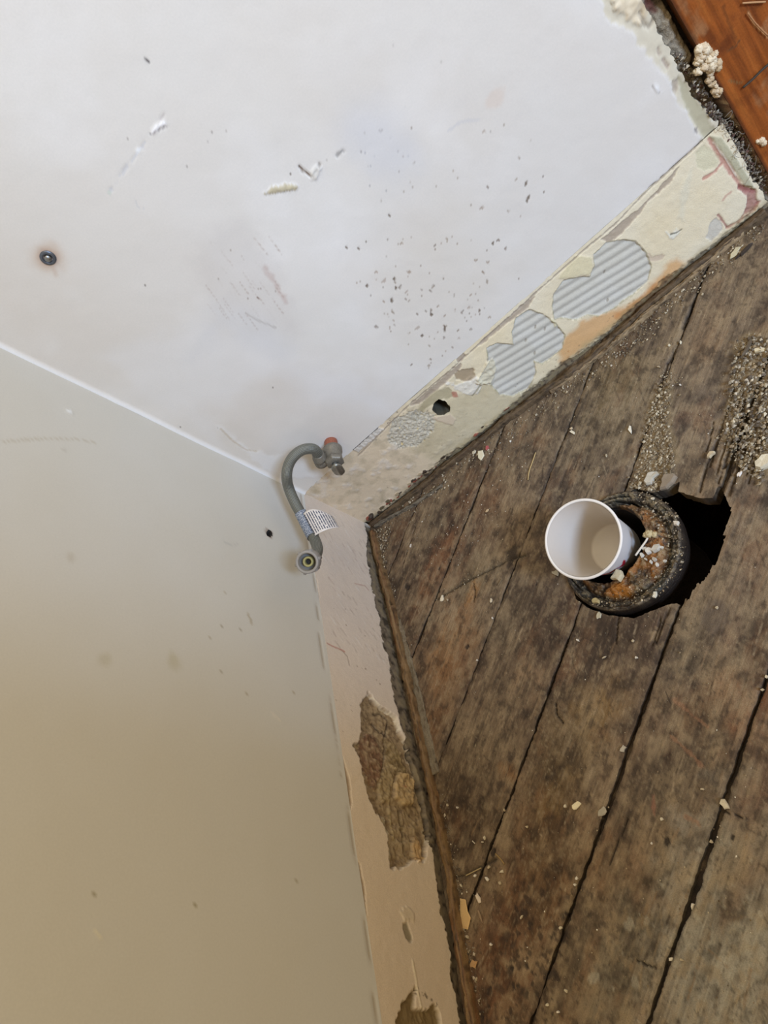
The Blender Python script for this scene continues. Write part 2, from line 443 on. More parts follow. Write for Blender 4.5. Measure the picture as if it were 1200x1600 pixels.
ba.line([(738, 618), (746, 608), (750, 602)], 0.0012, (140, 130, 100), 0.7, -0.0006)
# orange stain under the ribbed patches
ba.area([(868, 545), (905, 505), (960, 485), (1005, 462), (1030, 430), (1058, 402), (1076, 412), (1040, 452), (985, 492), (925, 535), (880, 572)], (208, 152, 86), 0.72, soft=0.006, rough=0.007, freq=70)
ba.area([(960, 494), (1010, 458), (1040, 432), (1062, 430), (1010, 478), (975, 506)], (190, 122, 62), 0.65, soft=0.004, rough=0.006, freq=90)
ba.specks(60, [(880, 550), (960, 490), (1060, 415), (1060, 440), (960, 520), (890, 570)], 0.0005, 0.0018, [(188, 120, 60), (206, 150, 90), (168, 130, 90)], -0.0002, 0.6)
# trowel ribbed adhesive patches
def ribbed(poly):
    m, sd = ba.mask(poly, soft=0.0006, rough=0.0012, freq=260)
    a = np.array(ba.P((870, 496))); b = np.array(ba.P((1002, 415))); d = (b - a) / np.linalg.norm(b - a); nn = np.array((-d[1], d[0]))
    w = (ba.u - a[0]) * nn[0] + (ba.v - a[1]) * nn[1]
    ph = (w + 0.0012 * ba.noise(25, 12, 2)) * 2 * math.pi / 0.0128
    rib = 0.5 + 0.5 * np.cos(ph); rib = rib ** 0.8
    ba.blend(m, (196, 191, 178), 0.97)
    n = ba.noise(40, 13, 3); ba.blend(m * np.clip(3 * n, 0, 1), (204, 200, 190), 0.7)
    ba.h = ba.h * (1 - m) + m * (-0.0022 + 0.0013 * rib + 0.0002 * ba.noise(300, 14, 2))
    ba.line(poly + poly[:1], 0.0006, (166, 156, 122), 0.75, 0.0004, rough=0.001)
patch1 = [(866, 500), (863, 477), (866, 457), (881, 438), (906, 432), (922, 432), (929, 415), (927, 398), (947, 380), (972, 374), (993, 377), (1010, 394), (1018, 417), (1012, 440), (989, 461), (974, 470), (960, 482), (935, 494), (918, 492), (902, 500), (877, 497)]
patch2 = [(827, 484), (847, 490), (868, 505), (883, 523), (879, 544), (860, 561), (847, 569), (835, 565), (838, 582), (827, 607), (802, 619), (781, 617), (768, 602), (747, 592), (764, 565), (760, 544), (777, 536), (802, 538), (800, 519), (806, 496)]
ribbed(patch1); ribbed(patch2)
ba.area([(741, 600), (762, 566), (770, 560), (778, 575), (768, 600)], (206, 196, 168), 0.8, 0.002, 0.001, soft=0.002, rough=0.004)
for p in [(837, 512), (852, 515), (822, 533), (836, 553), (950, 470), (945, 425), (762, 562)]:
    ba.blot(p, 0.003, 0.0015, (150, 140, 124), 0.8, 0.4, 300, -0.0004, 0.8, 0.8)
ba.line([(862, 500), (866, 503), (868, 510)], 0.0012, (206, 196, 160), 0.9, 0.001)
ba.area([(870, 436), (900, 398), (925, 402), (926, 416), (920, 430), (904, 430), (885, 434)], (214, 202, 160), 0.6, 0.0006, soft=0.0008)
# patch of grey filler and red undercoat near the doorway
ba.line([(1108, 218), (1126, 245), (1134, 254), (1149, 279), (1159, 294), (1177, 300)], 0.0028, (182, 118, 106), 0.75, -0.0008, rough=0.0022)
ba.line([(1126, 258), (1117, 268), (1100, 279)], 0.0019, (186, 122, 108), 0.75, -0.0008, rough=0.0016)
ba.area([(1150, 285), (1170, 292), (1182, 300), (1186, 318), (1180, 332), (1160, 338), (1168, 322), (1166, 306), (1154, 298)], (150, 92, 86), 0.8, -0.0015, 0.001, rough=0.003)
ba.line([(1186, 315), (1176, 332), (1158, 344), (1137, 356)], 0.0024, (168, 108, 98), 0.8, -0.0008, rough=0.002)
ba.line([(1137, 356), (1130, 346), (1122, 336)], 0.0014, (156, 100, 92), 0.8, -0.0008)
ba.line([(1142, 300), (1134, 306), (1130, 312)], 0.0016, (190, 138, 122), 0.6)
ba.area([(1108, 212), (1126, 214), (1140, 232), (1160, 262), (1180, 296), (1165, 292), (1145, 262), (1128, 238)], (176, 170, 140), 0.85, 0.001, soft=0.001, rough=0.001)
ba.line([(1114, 222), (1136, 252), (1150, 275)], 0.0006, (226, 218, 200), 0.7, 0.0012)
ba.area([(1085, 240), (1100, 225), (1115, 235), (1124, 250), (1118, 262), (1100, 268), (1090, 262)], (206, 200, 166), 0.6, -0.0004)
ba.area([(1103, 372), (1108, 350), (1120, 340), (1130, 352), (1130, 360), (1112, 378)], (196, 190, 178), 0.8, -0.0008)
ba.area([(1040, 362), (1048, 366), (1056, 358), (1066, 360), (1060, 368), (1046, 374)], (224, 220, 204), 0.8, 0.0006, rough=0.003)
ba.line([(1048, 366), (1056, 364), (1065, 359)], 0.0011, (100, 94, 76), 0.9, -0.0008)
ba.area([(1010, 392), (1018, 400), (1040, 398), (1036, 406), (1018, 408)], (188, 164, 146), 0.55, -0.0004, rough=0.003)
ba.area([(1070, 280), (1080, 262), (1076, 300), (1070, 320), (1068, 345), (1060, 340), (1062, 300)], (216, 210, 188), 0.5, 0.0005, soft=0.003)
# chipped grey underlayer along the joint
for poly in ([(940, 374), (985, 337), (1010, 318), (1000, 335), (965, 372), (948, 380)], [(1000, 326), (1026, 298), (1060, 262), (1050, 284), (1020, 310)],
             [(780, 508), (815, 478), (835, 464), (826, 482), (800, 500), (784, 512)], [(640, 634), (690, 592), (720, 566), (722, 574), (690, 604), (655, 632)],
             [(712, 560), (722, 552), (728, 556), (722, 566), (714, 566)], [(745, 540), (780, 508), (784, 512), (752, 540)]):
    ba.area(poly, (164, 146, 128), 0.8, -0.0012, 0.0004, soft=0.0006, rough=0.0018)
ba.line(jt, 0.0010, (150, 132, 114), 0.7, -0.0012, rough=0.0012)
ba.area([(548, 700), (560, 690), (575, 680), (590, 668), (600, 670), (575, 694), (560, 706)], (206, 200, 192), 0.8, 0.0014, 0.0016, 350, rough=0.003)
ba.specks(16, [(560, 690), (620, 640), (640, 645), (600, 690)], 0.0006, 0.0013, [(130, 116, 108), (150, 134, 122)])
# bottom edge: plaster broken away above the floor strip
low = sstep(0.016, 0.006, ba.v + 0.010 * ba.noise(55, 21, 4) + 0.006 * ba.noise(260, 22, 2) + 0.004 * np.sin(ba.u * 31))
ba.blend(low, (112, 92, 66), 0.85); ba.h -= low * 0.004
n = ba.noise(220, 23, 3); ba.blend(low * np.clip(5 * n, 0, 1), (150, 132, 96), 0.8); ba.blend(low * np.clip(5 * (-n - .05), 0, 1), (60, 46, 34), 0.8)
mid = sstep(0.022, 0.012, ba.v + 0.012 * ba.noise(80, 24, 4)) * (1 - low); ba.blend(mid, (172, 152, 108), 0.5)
for k in range(60):
    p = (0.005 + 0.30 * rng.random() ** 1.3, 0.010 + 0.012 * rng.random())
    i = np.hypot(ba.u - p[0], (ba.v - p[1]) * 1.6) < 0.0025 + 0.003 * rng.random()
    ba.col[i] = lin([(140, 76, 58), (96, 84, 60), (170, 150, 120), (64, 50, 38)][k % 4]); ba.h[i] += 0.001
ba.specks(20, [(860, 560), (600, 760), (580, 780), (800, 640), (1000, 460)], 0.0006, 0.0012, [(130, 110, 88)])
ba.hole([(675, 640), (678, 630), (686, 624), (695, 626), (704, 636), (703, 642), (694, 648), (683, 648)], 0.0010, 400)
m, sd = ba.mask([(1166, 262), (1180, 285), (1190, 298), (1196, 312), (1230, 330), (1300, 250)], rough=0.003); ba.cut = np.minimum(ba.cut, sd)
o = ba.build('baseboard_back', M_BAND, skirt=0.05, inner=0.12); o['kind'] = 'structure'  # hole sides coloured dark so the hole looks dirty and shaded

# ---- left wall above the band
wb = Panel((0, 0, 0), (0, -1, 0), (0, 0, 1), (1, 0, 0), 0.0, 1.20, HB, 1.05, 0.0032)
wb.col[:] = lin((206, 203, 196))
n = wb.noise(5, 1, 4); wb.blend(np.clip(0.5 + 2.2 * n, 0, 1), (200, 194, 180), 0.5)
wb.h += 0.0022 * wb.noise(6, 3, 3) + 0.0002 * wb.noise(60, 4, 2)
wb.line([(0, 690), (70, 685), (120, 686), (150, 692)], 0.0012, (176, 164, 142), 0.5)
wb.area([(105, 641), (110, 638), (113, 643), (109, 647)], (232, 232, 230), 0.8, 0.0015)
wb.blot((100, 703), .003, .0022, (188, 182, 170), 0.7, depth=0.001)
wb.blot((272, 1035), .010, .008, (178, 170, 140), 0.5, 0.5, 120, hard=0.2)
wb.blot((165, 1030), .007, .006, (176, 168, 140), 0.4, hard=0.2)
wb.blot((110, 872), .006, .004, (178, 168, 150), 0.4, hard=0.2)
wb.line([(387, 960), (391, 968), (394, 976)], 0.0013, (158, 140, 104), 0.6)
wb.specks(16, [(280, 900), (480, 900), (520, 1120), (300, 1100)], 0.0006, 0.0014, [(164, 150, 124), (150, 140, 118)], 0)
wb.line([(352, 848), (362, 852), (372, 850)], 0.0012, (180, 176, 170), 0.5)
wb.line([(150, 1455), (158, 1465)], 0.0010, (222, 214, 190), 0.6, 0.0005)
wb.specks(10, [(20, 1400), (500, 1300), (560, 1580), (100, 1590)], 0.0006, 0.0012, [(150, 140, 112)], 0)
wb.line([(424, 1112), (430, 1120), (440, 1128)], 0.0010, (222, 214, 200), 0.6, 0.0005)
wb.blot((421, 833), .007, .006, (120, 92, 74), .8, .5, 300, hard=.6)
wb.hole([(416.5, 830), (421, 827.5), (425.5, 831), (426, 836), (421, 838.5), (417, 835.5)], 0.0010, 500)
jb = [(470, 772), (478, 830), (484, 870), (492, 905), (497, 960), (501, 1010), (510, 1060), (518, 1110), (527, 1160), (534, 1210), (546, 1280), (556, 1340), (566, 1400), (573, 1460), (580, 1520), (588, 1600), (594, 1660), (660, 2500)]
wb.line(jb, 0.0008, (150, 132, 106), 0.6, -0.001)
o = wb.build('wall_left', M_WALL, skirt=0.02, inner=0.12); o['kind'] = 'structure'

# ---- bare band at the foot of the left wall
bb = Panel((0, 0, 0), (0, -1, 0), (0, 0, 1), (1, 0, 0), 0.0, 1.18, 0.0, HB, 0.0012)
bb.col[:] = lin((212, 198, 184))
n = bb.noise(14, 1, 4); bb.blend(np.clip(0.5 + 2.5 * n, 0, 1), (218, 202, 184), 0.6)
bb.blend(sstep(0.25, 0.5, bb.u), (218, 198, 170), 0.6)
for k in range(150):       # brushed white marks in the upper half
    q = (0.01 + 0.25 * rng.random(), 0.02 + 0.11 * rng.random()); a = -0.9 + 0.5 * rng.random(); l = 0.003 + 0.010 * rng.random()
    d = (math.cos(a) * l, math.sin(a) * l)
    m, sd = bb.mask([q, (q[0] + d[0], q[1] + d[1])], False, 0.001, 0.0012, 300, 0.0006 + 0.001 * rng.random(), pxs=False)
    c = [(220, 212, 204), (182, 160, 148), (214, 200, 190), (172, 156, 142)][k % 4]
    bb.blend(m, c, 0.38); bb.h += m * (0.00015 if k % 2 == 0 else -0.00012)
bb.h += 0.0018 * bb.noise(16, 3, 3) + 0.0005 * bb.noise(120, 4, 3)
bb.line([(470, 772), (478, 830), (486, 880)], 0.0016, (196, 184, 170), 0.7)
bb.line([(511, 1005), (520, 1010), (530, 1014), (538, 1018)], 0.0012, (176, 118, 104), 0.75, -0.0003)
bb.line([(536, 1018), (543, 1026), (546, 1040)], 0.0008, (150, 128, 116), 0.6, -0.0004)
bb.line([(555, 912), (570, 915), (576, 922)], 0.0010, (170, 120, 104), 0.5)
# chipped joint with the painted wall
for poly in ([(486, 900), (495, 905), (499, 930), (498, 950), (495, 948), (490, 925)], [(499, 1000), (505, 1010), (510, 1045), (508, 1055), (502, 1030)],
             [(527, 1170), (535, 1180), (546, 1220), (550, 1255), (545, 1278), (540, 1240), (532, 1205)], [(553, 1342), (562, 1348), (570, 1385), (573, 1430), (566, 1420), (560, 1380)],
             [(574, 1490), (580, 1512), (584, 1530), (577, 1520)]):
    bb.area(poly, (150, 126, 98), 0.75, -0.0016, 0.0003, soft=0.0006, rough=0.0012)
bb.line(jb[2:], 0.0009, (158, 134, 104), 0.75, -0.0014, rough=0.0012)
# hand sized loss showing rubble, brown stone and mortar
loss = [(563, 1102), (576, 1082), (586, 1094), (598, 1106), (612, 1114), (620, 1120), (626, 1140), (640, 1170), (660, 1220), (668, 1260), (676, 1300), (668, 1338), (664, 1346), (650, 1340), (640, 1352), (612, 1356), (610, 1322), (604, 1290), (588, 1268), (574, 1240), (564, 1190), (553, 1166), (563, 1156), (566, 1130)]
bb.area(loss, (150, 129, 100), 1.0, -0.007, 0.002, 140, soft=0.0010, rough=0.003, freq=200)
mL, _ = bb.mask(loss, soft=.001, rough=.003, freq=200)
LOSS = mL
bb.line(loss[1:7], 0.0008, (226, 216, 196), 0.8, 0.0006, rough=0.0008)
bb.area([(566, 1152), (580, 1142), (592, 1152), (603, 1180), (604, 1196), (596, 1215), (590, 1230), (580, 1222), (568, 1196), (563, 1178)], (124, 92, 70), 0.95, 0.0024, 0.0012, 120, soft=0.0012, rough=0.003)
bb.line([(590, 1112), (600, 1112), (612, 1124), (608, 1146), (598, 1140), (588, 1128)], 0.0014, (66, 52, 38), 0.9, -0.002)
bb.line([(604, 1140), (608, 1160), (606, 1180), (602, 1200)], 0.0011, (72, 54, 38), 0.85, -0.002)
bb.line([(584, 1148), (594, 1158), (604, 1168)], 0.0010, (80, 58, 42), 0.85, -0.0014)
bb.area([(606, 1150), (622, 1160), (640, 1196), (640, 1212), (620, 1206), (608, 1190)], (142, 122, 84), 0.9, 0.001, 0.0012, soft=0.002)
bb.area([(602, 1200), (616, 1192), (628, 1200), (618, 1222), (614, 1250), (602, 1252), (596, 1230)], (160, 140, 104), 0.9, 0.0024, 0.001, soft=0.001, rough=0.003)
bb.area([(620, 1222), (626, 1205), (640, 1208), (650, 1218), (650, 1254), (636, 1258), (622, 1244)], (190, 162, 118), 0.95, 0.0055, 0.0006, soft=0.0008, rough=0.002)
bb.line([(631, 1226), (637, 1228)], 0.0010, (160, 84, 60), 0.8)
bb.line([(614, 1262), (618, 1290), (624, 1310), (628, 1320)], 0.0016, (190, 170, 128), 0.7, 0.001, rough=0.003)
bb.line([(630, 1262), (636, 1290), (640, 1330)], 0.0018, (104, 88, 60), 0.8, -0.0014, rough=0.003)
bb.line([(604, 1276), (612, 1300), (616, 1338), (614, 1352)], 0.0022, (188, 176, 150), 0.8, 0.0016, rough=0.003)
bb.area([(650, 1310), (654, 1302), (662, 1318), (666, 1338), (656, 1346), (651, 1330)], (196, 160, 112), 0.9, 0.004)
bb.area([(634, 1442), (641, 1440), (646, 1450), (650, 1466), (648, 1472), (640, 1464), (636, 1452)], (122, 112, 86), 0.8, -0.0015, soft=0.0012)
bb.area([(628, 1424), (640, 1414), (652, 1424), (652, 1440), (644, 1436), (634, 1438)], (206, 190, 164), 0.6, 0.001, rough=0.003)
bb.line([(650, 1500), (656, 1530), (662, 1560), (670, 1590)], 0.0014, (220, 206, 176), 0.7, 0.0008, rough=0.002)
nL = bb.noise(330, 41, 4); nM = bb.noise(110, 42, 4)
bb.h += LOSS * (.0022 * nL + .0020 * nM); bb.blend(LOSS * np.clip(6 * (nL - .04), 0, 1), (182, 162, 128), .5); bb.blend(LOSS * np.clip(-6 * (nL + .05), 0, 1), (78, 60, 44), .6); bb.blend(LOSS * np.clip(5 * (nM - .05), 0, 1), (164, 146, 116), .4); bb.blend(LOSS * np.clip(-5 * (nM + .07), 0, 1), (92, 72, 52), .5)
bb.area([(622, 1680), (624, 1590), (634, 1565), (648, 1548), (655, 1540), (656, 1572), (672, 1578), (690, 1566), (700, 1582), (706, 1640), (706, 1690)], (128, 108, 74), 1.0, -0.005, 0.0025, 160, soft=0.001, rough=0.004)
bb.specks(14, [(650, 1550), (640, 1560), (660, 1540), (700, 1570)], 0.0006, 0.0018, [(80, 62, 44)])
bb.specks(24, [(500, 950), (600, 950), (640, 1100), (530, 1160)], 0.0006, 0.0013, [(140, 118, 100)])
# dark broken edge of the plaster above the floor strip
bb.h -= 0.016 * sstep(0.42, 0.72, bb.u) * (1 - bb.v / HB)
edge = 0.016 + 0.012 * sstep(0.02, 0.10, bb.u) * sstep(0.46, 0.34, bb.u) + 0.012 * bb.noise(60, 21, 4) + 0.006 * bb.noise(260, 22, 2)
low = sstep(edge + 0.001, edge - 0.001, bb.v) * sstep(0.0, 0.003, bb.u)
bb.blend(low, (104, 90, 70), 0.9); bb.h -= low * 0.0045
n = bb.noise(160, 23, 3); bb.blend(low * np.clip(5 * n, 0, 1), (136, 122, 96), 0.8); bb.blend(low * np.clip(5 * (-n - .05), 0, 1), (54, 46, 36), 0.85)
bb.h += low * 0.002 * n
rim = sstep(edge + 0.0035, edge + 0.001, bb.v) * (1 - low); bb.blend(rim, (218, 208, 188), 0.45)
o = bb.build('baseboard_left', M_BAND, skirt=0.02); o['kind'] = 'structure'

# ---- unseen wall, added to keep the daylight off the farther left wall
m_blocker = surface_mat('blocker_paint', 0.6, 200, 0.02, 0.0001, color=(214, 206, 190))
box('daylight_blocker', (1.06, -2.9, 0.0), (1.14, -1.24, 2.4), m_blocker)['kind'] = 'structure'

# ---- wall bodies behind the holes, near-black colour standing in for shade
box('wall_core', (-0.18, -1.25, -0.40), (-0.06, 0.18, 1.05), M_HOLLOW)['kind'] = 'structure'
box('wall_core', (-0.06, 0.06, -0.40), (0.72, 0.18, 1.06), M_HOLLOW)['kind'] = 'structure'

# ---- crumbling end of the wall between plaster and doorway casing
we = Panel((0, 0.010, 0), (1, 0, 0), (0, 0, 1), (0, -1, 0), 0.672, 0.722, 0.0, 0.60, 0.0012)
we.col[:] = lin((128, 116, 98))
n = we.noise(70, 1, 4); we.blend(np.clip(4 * n, 0, 1), (158, 144, 122), 0.9); we.blend(np.clip(-5 * (n + .06), 0, 1), (58, 46, 38), 0.9)
n2 = we.noise(30, 2, 3); we.blend(np.clip(5 * (n2 - .04), 0, 1), (96, 66, 56), 0.7)
we.h += 0.010 * n + 0.004 * we.noise(280, 3, 3)
we.blend(sstep(0.7055, 0.7095, we.u), (140, 104, 84), 0.6); we.h += 0.006 * sstep(0.704, 0.7095, we.u)
cr_ = sstep(0.7035, 0.7065, we.u) * sstep(0.26, 0.20, we.v); we.blend(cr_ * np.clip(.4 + 4 * we.noise(110, 7, 4), 0, 1), (150, 116, 96), .85); we.blend(cr_ * np.clip(6 * (we.noise(160, 8, 3) - .05), 0, 1), (188, 168, 140), .9)
we.h += cr_ * (.004 + .006 * we.noise(160, 8, 3))
we.line([(1030, -20), (1048, 12), (1062, 38), (1080, 72), (1088, 84)], 0.0026, (24, 16, 12), 0.95, -0.014, rough=0.001)
we.line([(1088, 84), (1080, 100), (1086, 106)], 0.0024, (66, 34, 28), 0.9, -0.010, rough=0.003)
we.line([(1098, 112), (1104, 130), (1112, 150), (1124, 176), (1140, 200), (1152, 222)], 0.0022, (50, 44, 40), 0.85, -0.006, rough=0.004)
we.line([(1010, -10), (1016, 10), (1022, 16)], 0.0040, (96, 46, 32), 0.8, 0, rough=0.004)
o = we.build('trim_1', M_RUBBLE); tag(o, 'crumbling grey plaster edge between the white wall and orange doorway casing', kind='structure')

# ---- varnished doorway casing
ca = Panel((0, -0.006, 0), (1, 0, 0), (0, 0, 1), (0, -1, 0), 0.709, 0.82, 0.0, 0.60, 0.0018)
ca.col[:] = lin((146, 78, 30))
n = fbm(ca.u * 120, ca.v * 7, 3, 4) - .5; ca.blend(np.clip(4 * n, 0, 1), (104, 50, 18), 0.9); ca.blend(np.clip(-5 * (n + .05), 0, 1), (168, 98, 42), 0.8)
n = fbm(ca.u * 40, ca.v * 30, 8, 4) - .5; ca.blend(np.clip(5 * (n - .05), 0, 1), (96, 46, 18), 0.8)
n = fbm(ca.u * 60, ca.v * 40, 11, 4) - .5; ca.blend(np.clip(6 * (n - .1), 0, 1), (160, 118, 80), 0.6)
ca.h += 0.0006 * ca.noise(40, 3, 3)
ca.line([(1168, 20), (1180, 40), (1204, 60)], 0.0010, (200, 150, 100), 0.8, rough=0.0004)
ca.line([(1130, 10), (1140, 40), (1150, 66)], 0.0014, (92, 50, 24), 0.6)
ca.line([(1136, 80), (1150, 72), (1156, 62)], 0.0011, (84, 60, 40), 0.7)
ca.line([(1140, 126), (1154, 130), (1160, 128)], 0.0009, (120, 96, 60), 0.7)
ca.blend(sstep(0.7125, 0.709, ca.u), (92, 60, 44), 0.7); ca.h -= 0.002 * sstep(0.711, 0.709, ca.u)
o = ca.build('trim_2', M_CASING, skirt=0.02); tag(o, 'orange varnished wooden doorway casing at the upper right corner', kind='structure')

# ================================================================ FLOOR
S_AX = np.array((math.cos(TH), math.sin(TH), 0)); T_AX = np.array((-math.sin(TH), math.cos(TH), 0))
floor = tag(empty('floor'), kind='structure')
GAPS = np.array([-0.11685, -0.27627, -0.43308, -0.59222, -0.74994, -0.89227, -1.050, -1.208, -1.366, -1.524, -1.682, -1.840, -1.998, -2.156]) * 0.72
GW = [0.0012, 0.0019, 0.0013, 0.0022, 0.0036, 0.0048, 0.003, 0.003, 0.003, 0.002, 0.003, 0.003, 0.002, 0.003]
FC = np.array((0.3515, -0.289)); FR = 0.0735           # closet flange centre and radius
HC = np.array((0.340, -0.272)); HR = 0.047            # pipe bore
hole_px = [(891, 906), (900, 936), (922, 952), (950, 961), (990, 966), (1040, 946), (1058, 942), (1076, 936), (1094, 914), (1110, 896), (1122, 872), (1132, 836), (1142, 795), (1136, 782), (1124, 756), (1120, 764), (1114, 778), (1092, 778), (1060, 768), (1062, 752), (1040, 764), (1018, 770), (992, 763), (957, 788), (915, 836), (893, 878)]
FB = []     # blots: px, long m, short m, colour, mix
def B(x, y, a, b, c, m): FB.append(((x, y), a * .00095, b * .00095, c, m))
B(700, 850, 110, 24, (128, 82, 50), .6); B(690, 815, 22, 30, (66, 58, 50), .6); B(725, 815, 20, 14, (64, 58, 50), .5); B(670, 900, 70, 14, (120, 74, 46), .5)
B(770, 770, 60, 32, (108, 74, 48), .45); B(790, 740, 30, 20, (92, 74, 56), .5); B(800, 710, 40, 40, (92, 80, 66), .5)
B(700, 1010, 70, 34, (158, 118, 78), .65); B(692, 1090, 80, 26, (128, 90, 56), .5); B(760, 890, 34, 30, (106, 90, 64), .5); B(735, 905, 30, 22, (128, 108, 78), .5)
B(738, 925, 16, 10, (168, 110, 46), .55); B(700, 1220, 60, 34, (84, 68, 50), .5); B(720, 1290, 70, 36, (74, 56, 42), .55)
B(820, 1045, 26, 9, (168, 138, 106), .6); B(836, 1075, 28, 9, (166, 138, 108), .6); B(806, 1060, 20, 8, (160, 132, 100), .5); B(796, 1110, 30, 12, (160, 136, 108), .5)
B(800, 960, 60, 40, (112, 96, 74), .5); B(780, 1150, 70, 34, (110, 94, 72), .45); B(800, 1210, 10, 20, (150, 100, 50), .4)
B(930, 1105, 34, 30, (132, 100, 52), .55); B(890, 1160, 70, 40, (110, 92, 62), .45); B(915, 1028, 34, 26, (66, 54, 46), .6); B(850, 1260, 90, 40, (100, 82, 56), .4); B(870, 1240, 50, 20, (126, 96, 48), .35)
B(870, 935, 60, 44, (74, 58, 48), .6); B(960, 995, 40, 40, (62, 48, 40), .6); B(820, 905, 40, 30, (78, 64, 52), .45); B(1010, 1000, 50, 20, (74, 56, 46), .5)
B(1080, 1060, 52, 46, (66, 58, 54), .65); B(1095, 1110, 40, 24, (108, 76, 50), .5); B(1060, 1130, 40, 30, (104, 70, 48), .4); B(1130, 1070, 22, 14, (128, 82, 50), .5)
B(1140, 1002, 20, 10, (122, 68, 46), .55); B(1120, 960, 60, 40, (112, 98, 80), .5); B(1090, 985, 60, 26, (122, 108, 86), .45); B(1140, 1135, 24, 12, (112, 66, 38), .5); B(1100, 1160, 40, 30, (94, 76, 54), .5)
B(1060, 1210, 60, 40, (80, 70, 60), .5); B(1012, 1322, 30, 18, (168, 142, 112), .7); B(1000, 1352, 22, 14, (150, 118, 92), .5); B(1030, 1290, 60, 40, (108, 96, 78), .4)
B(1060, 1400, 50, 40, (116, 108, 92), .5); B(980, 1530, 80, 40, (140, 134, 118), .55); B(960, 1580, 60, 40, (120, 110, 92), .5); B(900, 1430, 40, 20, (70, 62, 54), .6); B(880, 1560, 70, 16, (66, 54, 44), .5)
B(1150, 1420, 110, 60, (170, 162, 148), .85); B(1090, 1530, 90, 40, (162, 154, 140), .75); B(1180, 1540, 100, 60, (152, 148, 138), .75); B(1130, 1480, 40, 30, (172, 166, 152), .6); B(1180, 1420, 60, 14, (170, 164, 150), .6); B(1150, 1290, 60, 30, (136, 124, 102), .6); B(1190, 1350, 60, 30, (122, 104, 84), .5)
B(1190, 1120, 60, 24, (134, 76, 42), .6); B(1170, 1190, 50, 30, (100, 90, 74), .5); B(1185, 1240, 30, 20, (126, 84, 60), .45)
B(800, 1480, 130, 44, (118, 82, 56), .6); B(760, 1540, 90, 34, (98, 66, 46), .6); B(850, 1380, 60, 40, (104, 82, 56), .5)
B(960, 640, 80, 50, (118, 102, 70), .5); B(930, 700, 50, 40, (92, 78, 64), .45); B(950, 590, 50, 40, (110, 92, 62), .5); B(1100, 600, 110, 50, (132, 114, 92), .5)
B(1110, 520, 40, 20, (144, 110, 76), .4); B(1150, 450, 80, 60, (118, 102, 84), .5); B(1090, 650, 50, 30, (96, 84, 74), .5); B(1170, 860, 80, 40, (128, 112, 92), .55); B(1150, 950, 50, 30, (112, 92, 76), .5)
B(1085, 740, 40, 30, (140, 118, 90), .6); B(1120, 740, 30, 14, (132, 110, 82), .5); B(840, 680, 60, 40, (100, 84, 66), .4); B(900, 650, 70, 30, (96, 84, 68), .4)
B(860, 770, 60, 40, (88, 74, 62), .5); B(1180, 1000, 50, 30, (116, 104, 84), .4)
rf = np.random.default_rng(3)


def paint_board(p, k):
    X = p.o + p.u[:, None] * p.U + p.v[:, None] * p.V
    s, t = p.u, p.v
    p.seed = 400 + k * 53
    p.col[:] = lin((112, 93, 74))
    n1 = fbm(s * 6, t * 20, p.seed, 4) - .5; n2 = fbm(s * 24, t * 45, p.seed + 3, 5) - .5; n3 = fbm(s * 9, t * 260, p.seed + 7, 4) - .5
    p.blend(np.clip(3.0 * n1, 0, 1), (128, 108, 84), 0.8); p.blend(np.clip(-3.5 * n1, 0, 1), (82, 64, 50), 0.8)
    up = sstep(-0.75, -0.2, X[:, 1]) * sstep(0.15, 0.5, X[:, 0]); p.blend(up, (112, 99, 83), 0.4)
    for b in FB:
        p.blot(b[0], b[1], b[2], b[3], b[4], 0.75, 60, hard=0.1)
    p.blend(np.clip(4.5 * (n2 - .02), 0, 1), (150, 130, 102), 0.45); p.blend(np.clip(-4.5 * (n2 + .03), 0, 1), (52, 41, 33), 0.55)
    p.blend(np.clip(5 * (n3 - .03), 0, 1), (124, 103, 78), 0.22); p.blend(np.clip(-5 * (n3 + .03), 0, 1), (54, 42, 32), 0.34)
    n4 = fbm(s * 22, t * 40, p.seed + 11, 5) - .5; p.blend(np.clip(5 * (n4 - .10), 0, 1), (118, 82, 54), 0.4)
    n6 = fbm(s * 80, t * 110, p.seed + 17, 4) - .5; p.blend(np.clip(6 * (n6 - .05), 0, 1), (152, 132, 104), 0.42); p.blend(np.clip(-7 * (n6 + .07), 0, 1), (44, 34, 28), 0.52)
    n5 = fbm(s * 300, t * 420, p.seed + 13, 3) - .5; p.blend(np.clip(9 * (n5 - .15), 0, 1), (158, 142, 116), 0.3); p.blend(np.clip(-9 * (n5 + .15), 0, 1), (38, 30, 26), 0.45)
    wk = (fbm(X[:, 0] * 14, X[:, 1] * 14, 90, 4) - .5)       # scuffed paler wear running over the joints
    p.blend(np.clip(5 * (wk - .04), 0, 1) * np.clip(.5 + 3 * n6, 0, 1), (152, 134, 108), 0.45)
    p.h += 0.0008 * n1 - 0.0006 * np.clip(-4 * (n3 + .08), 0, 1) + 0.0008 * n2 + 0.0003 * n6


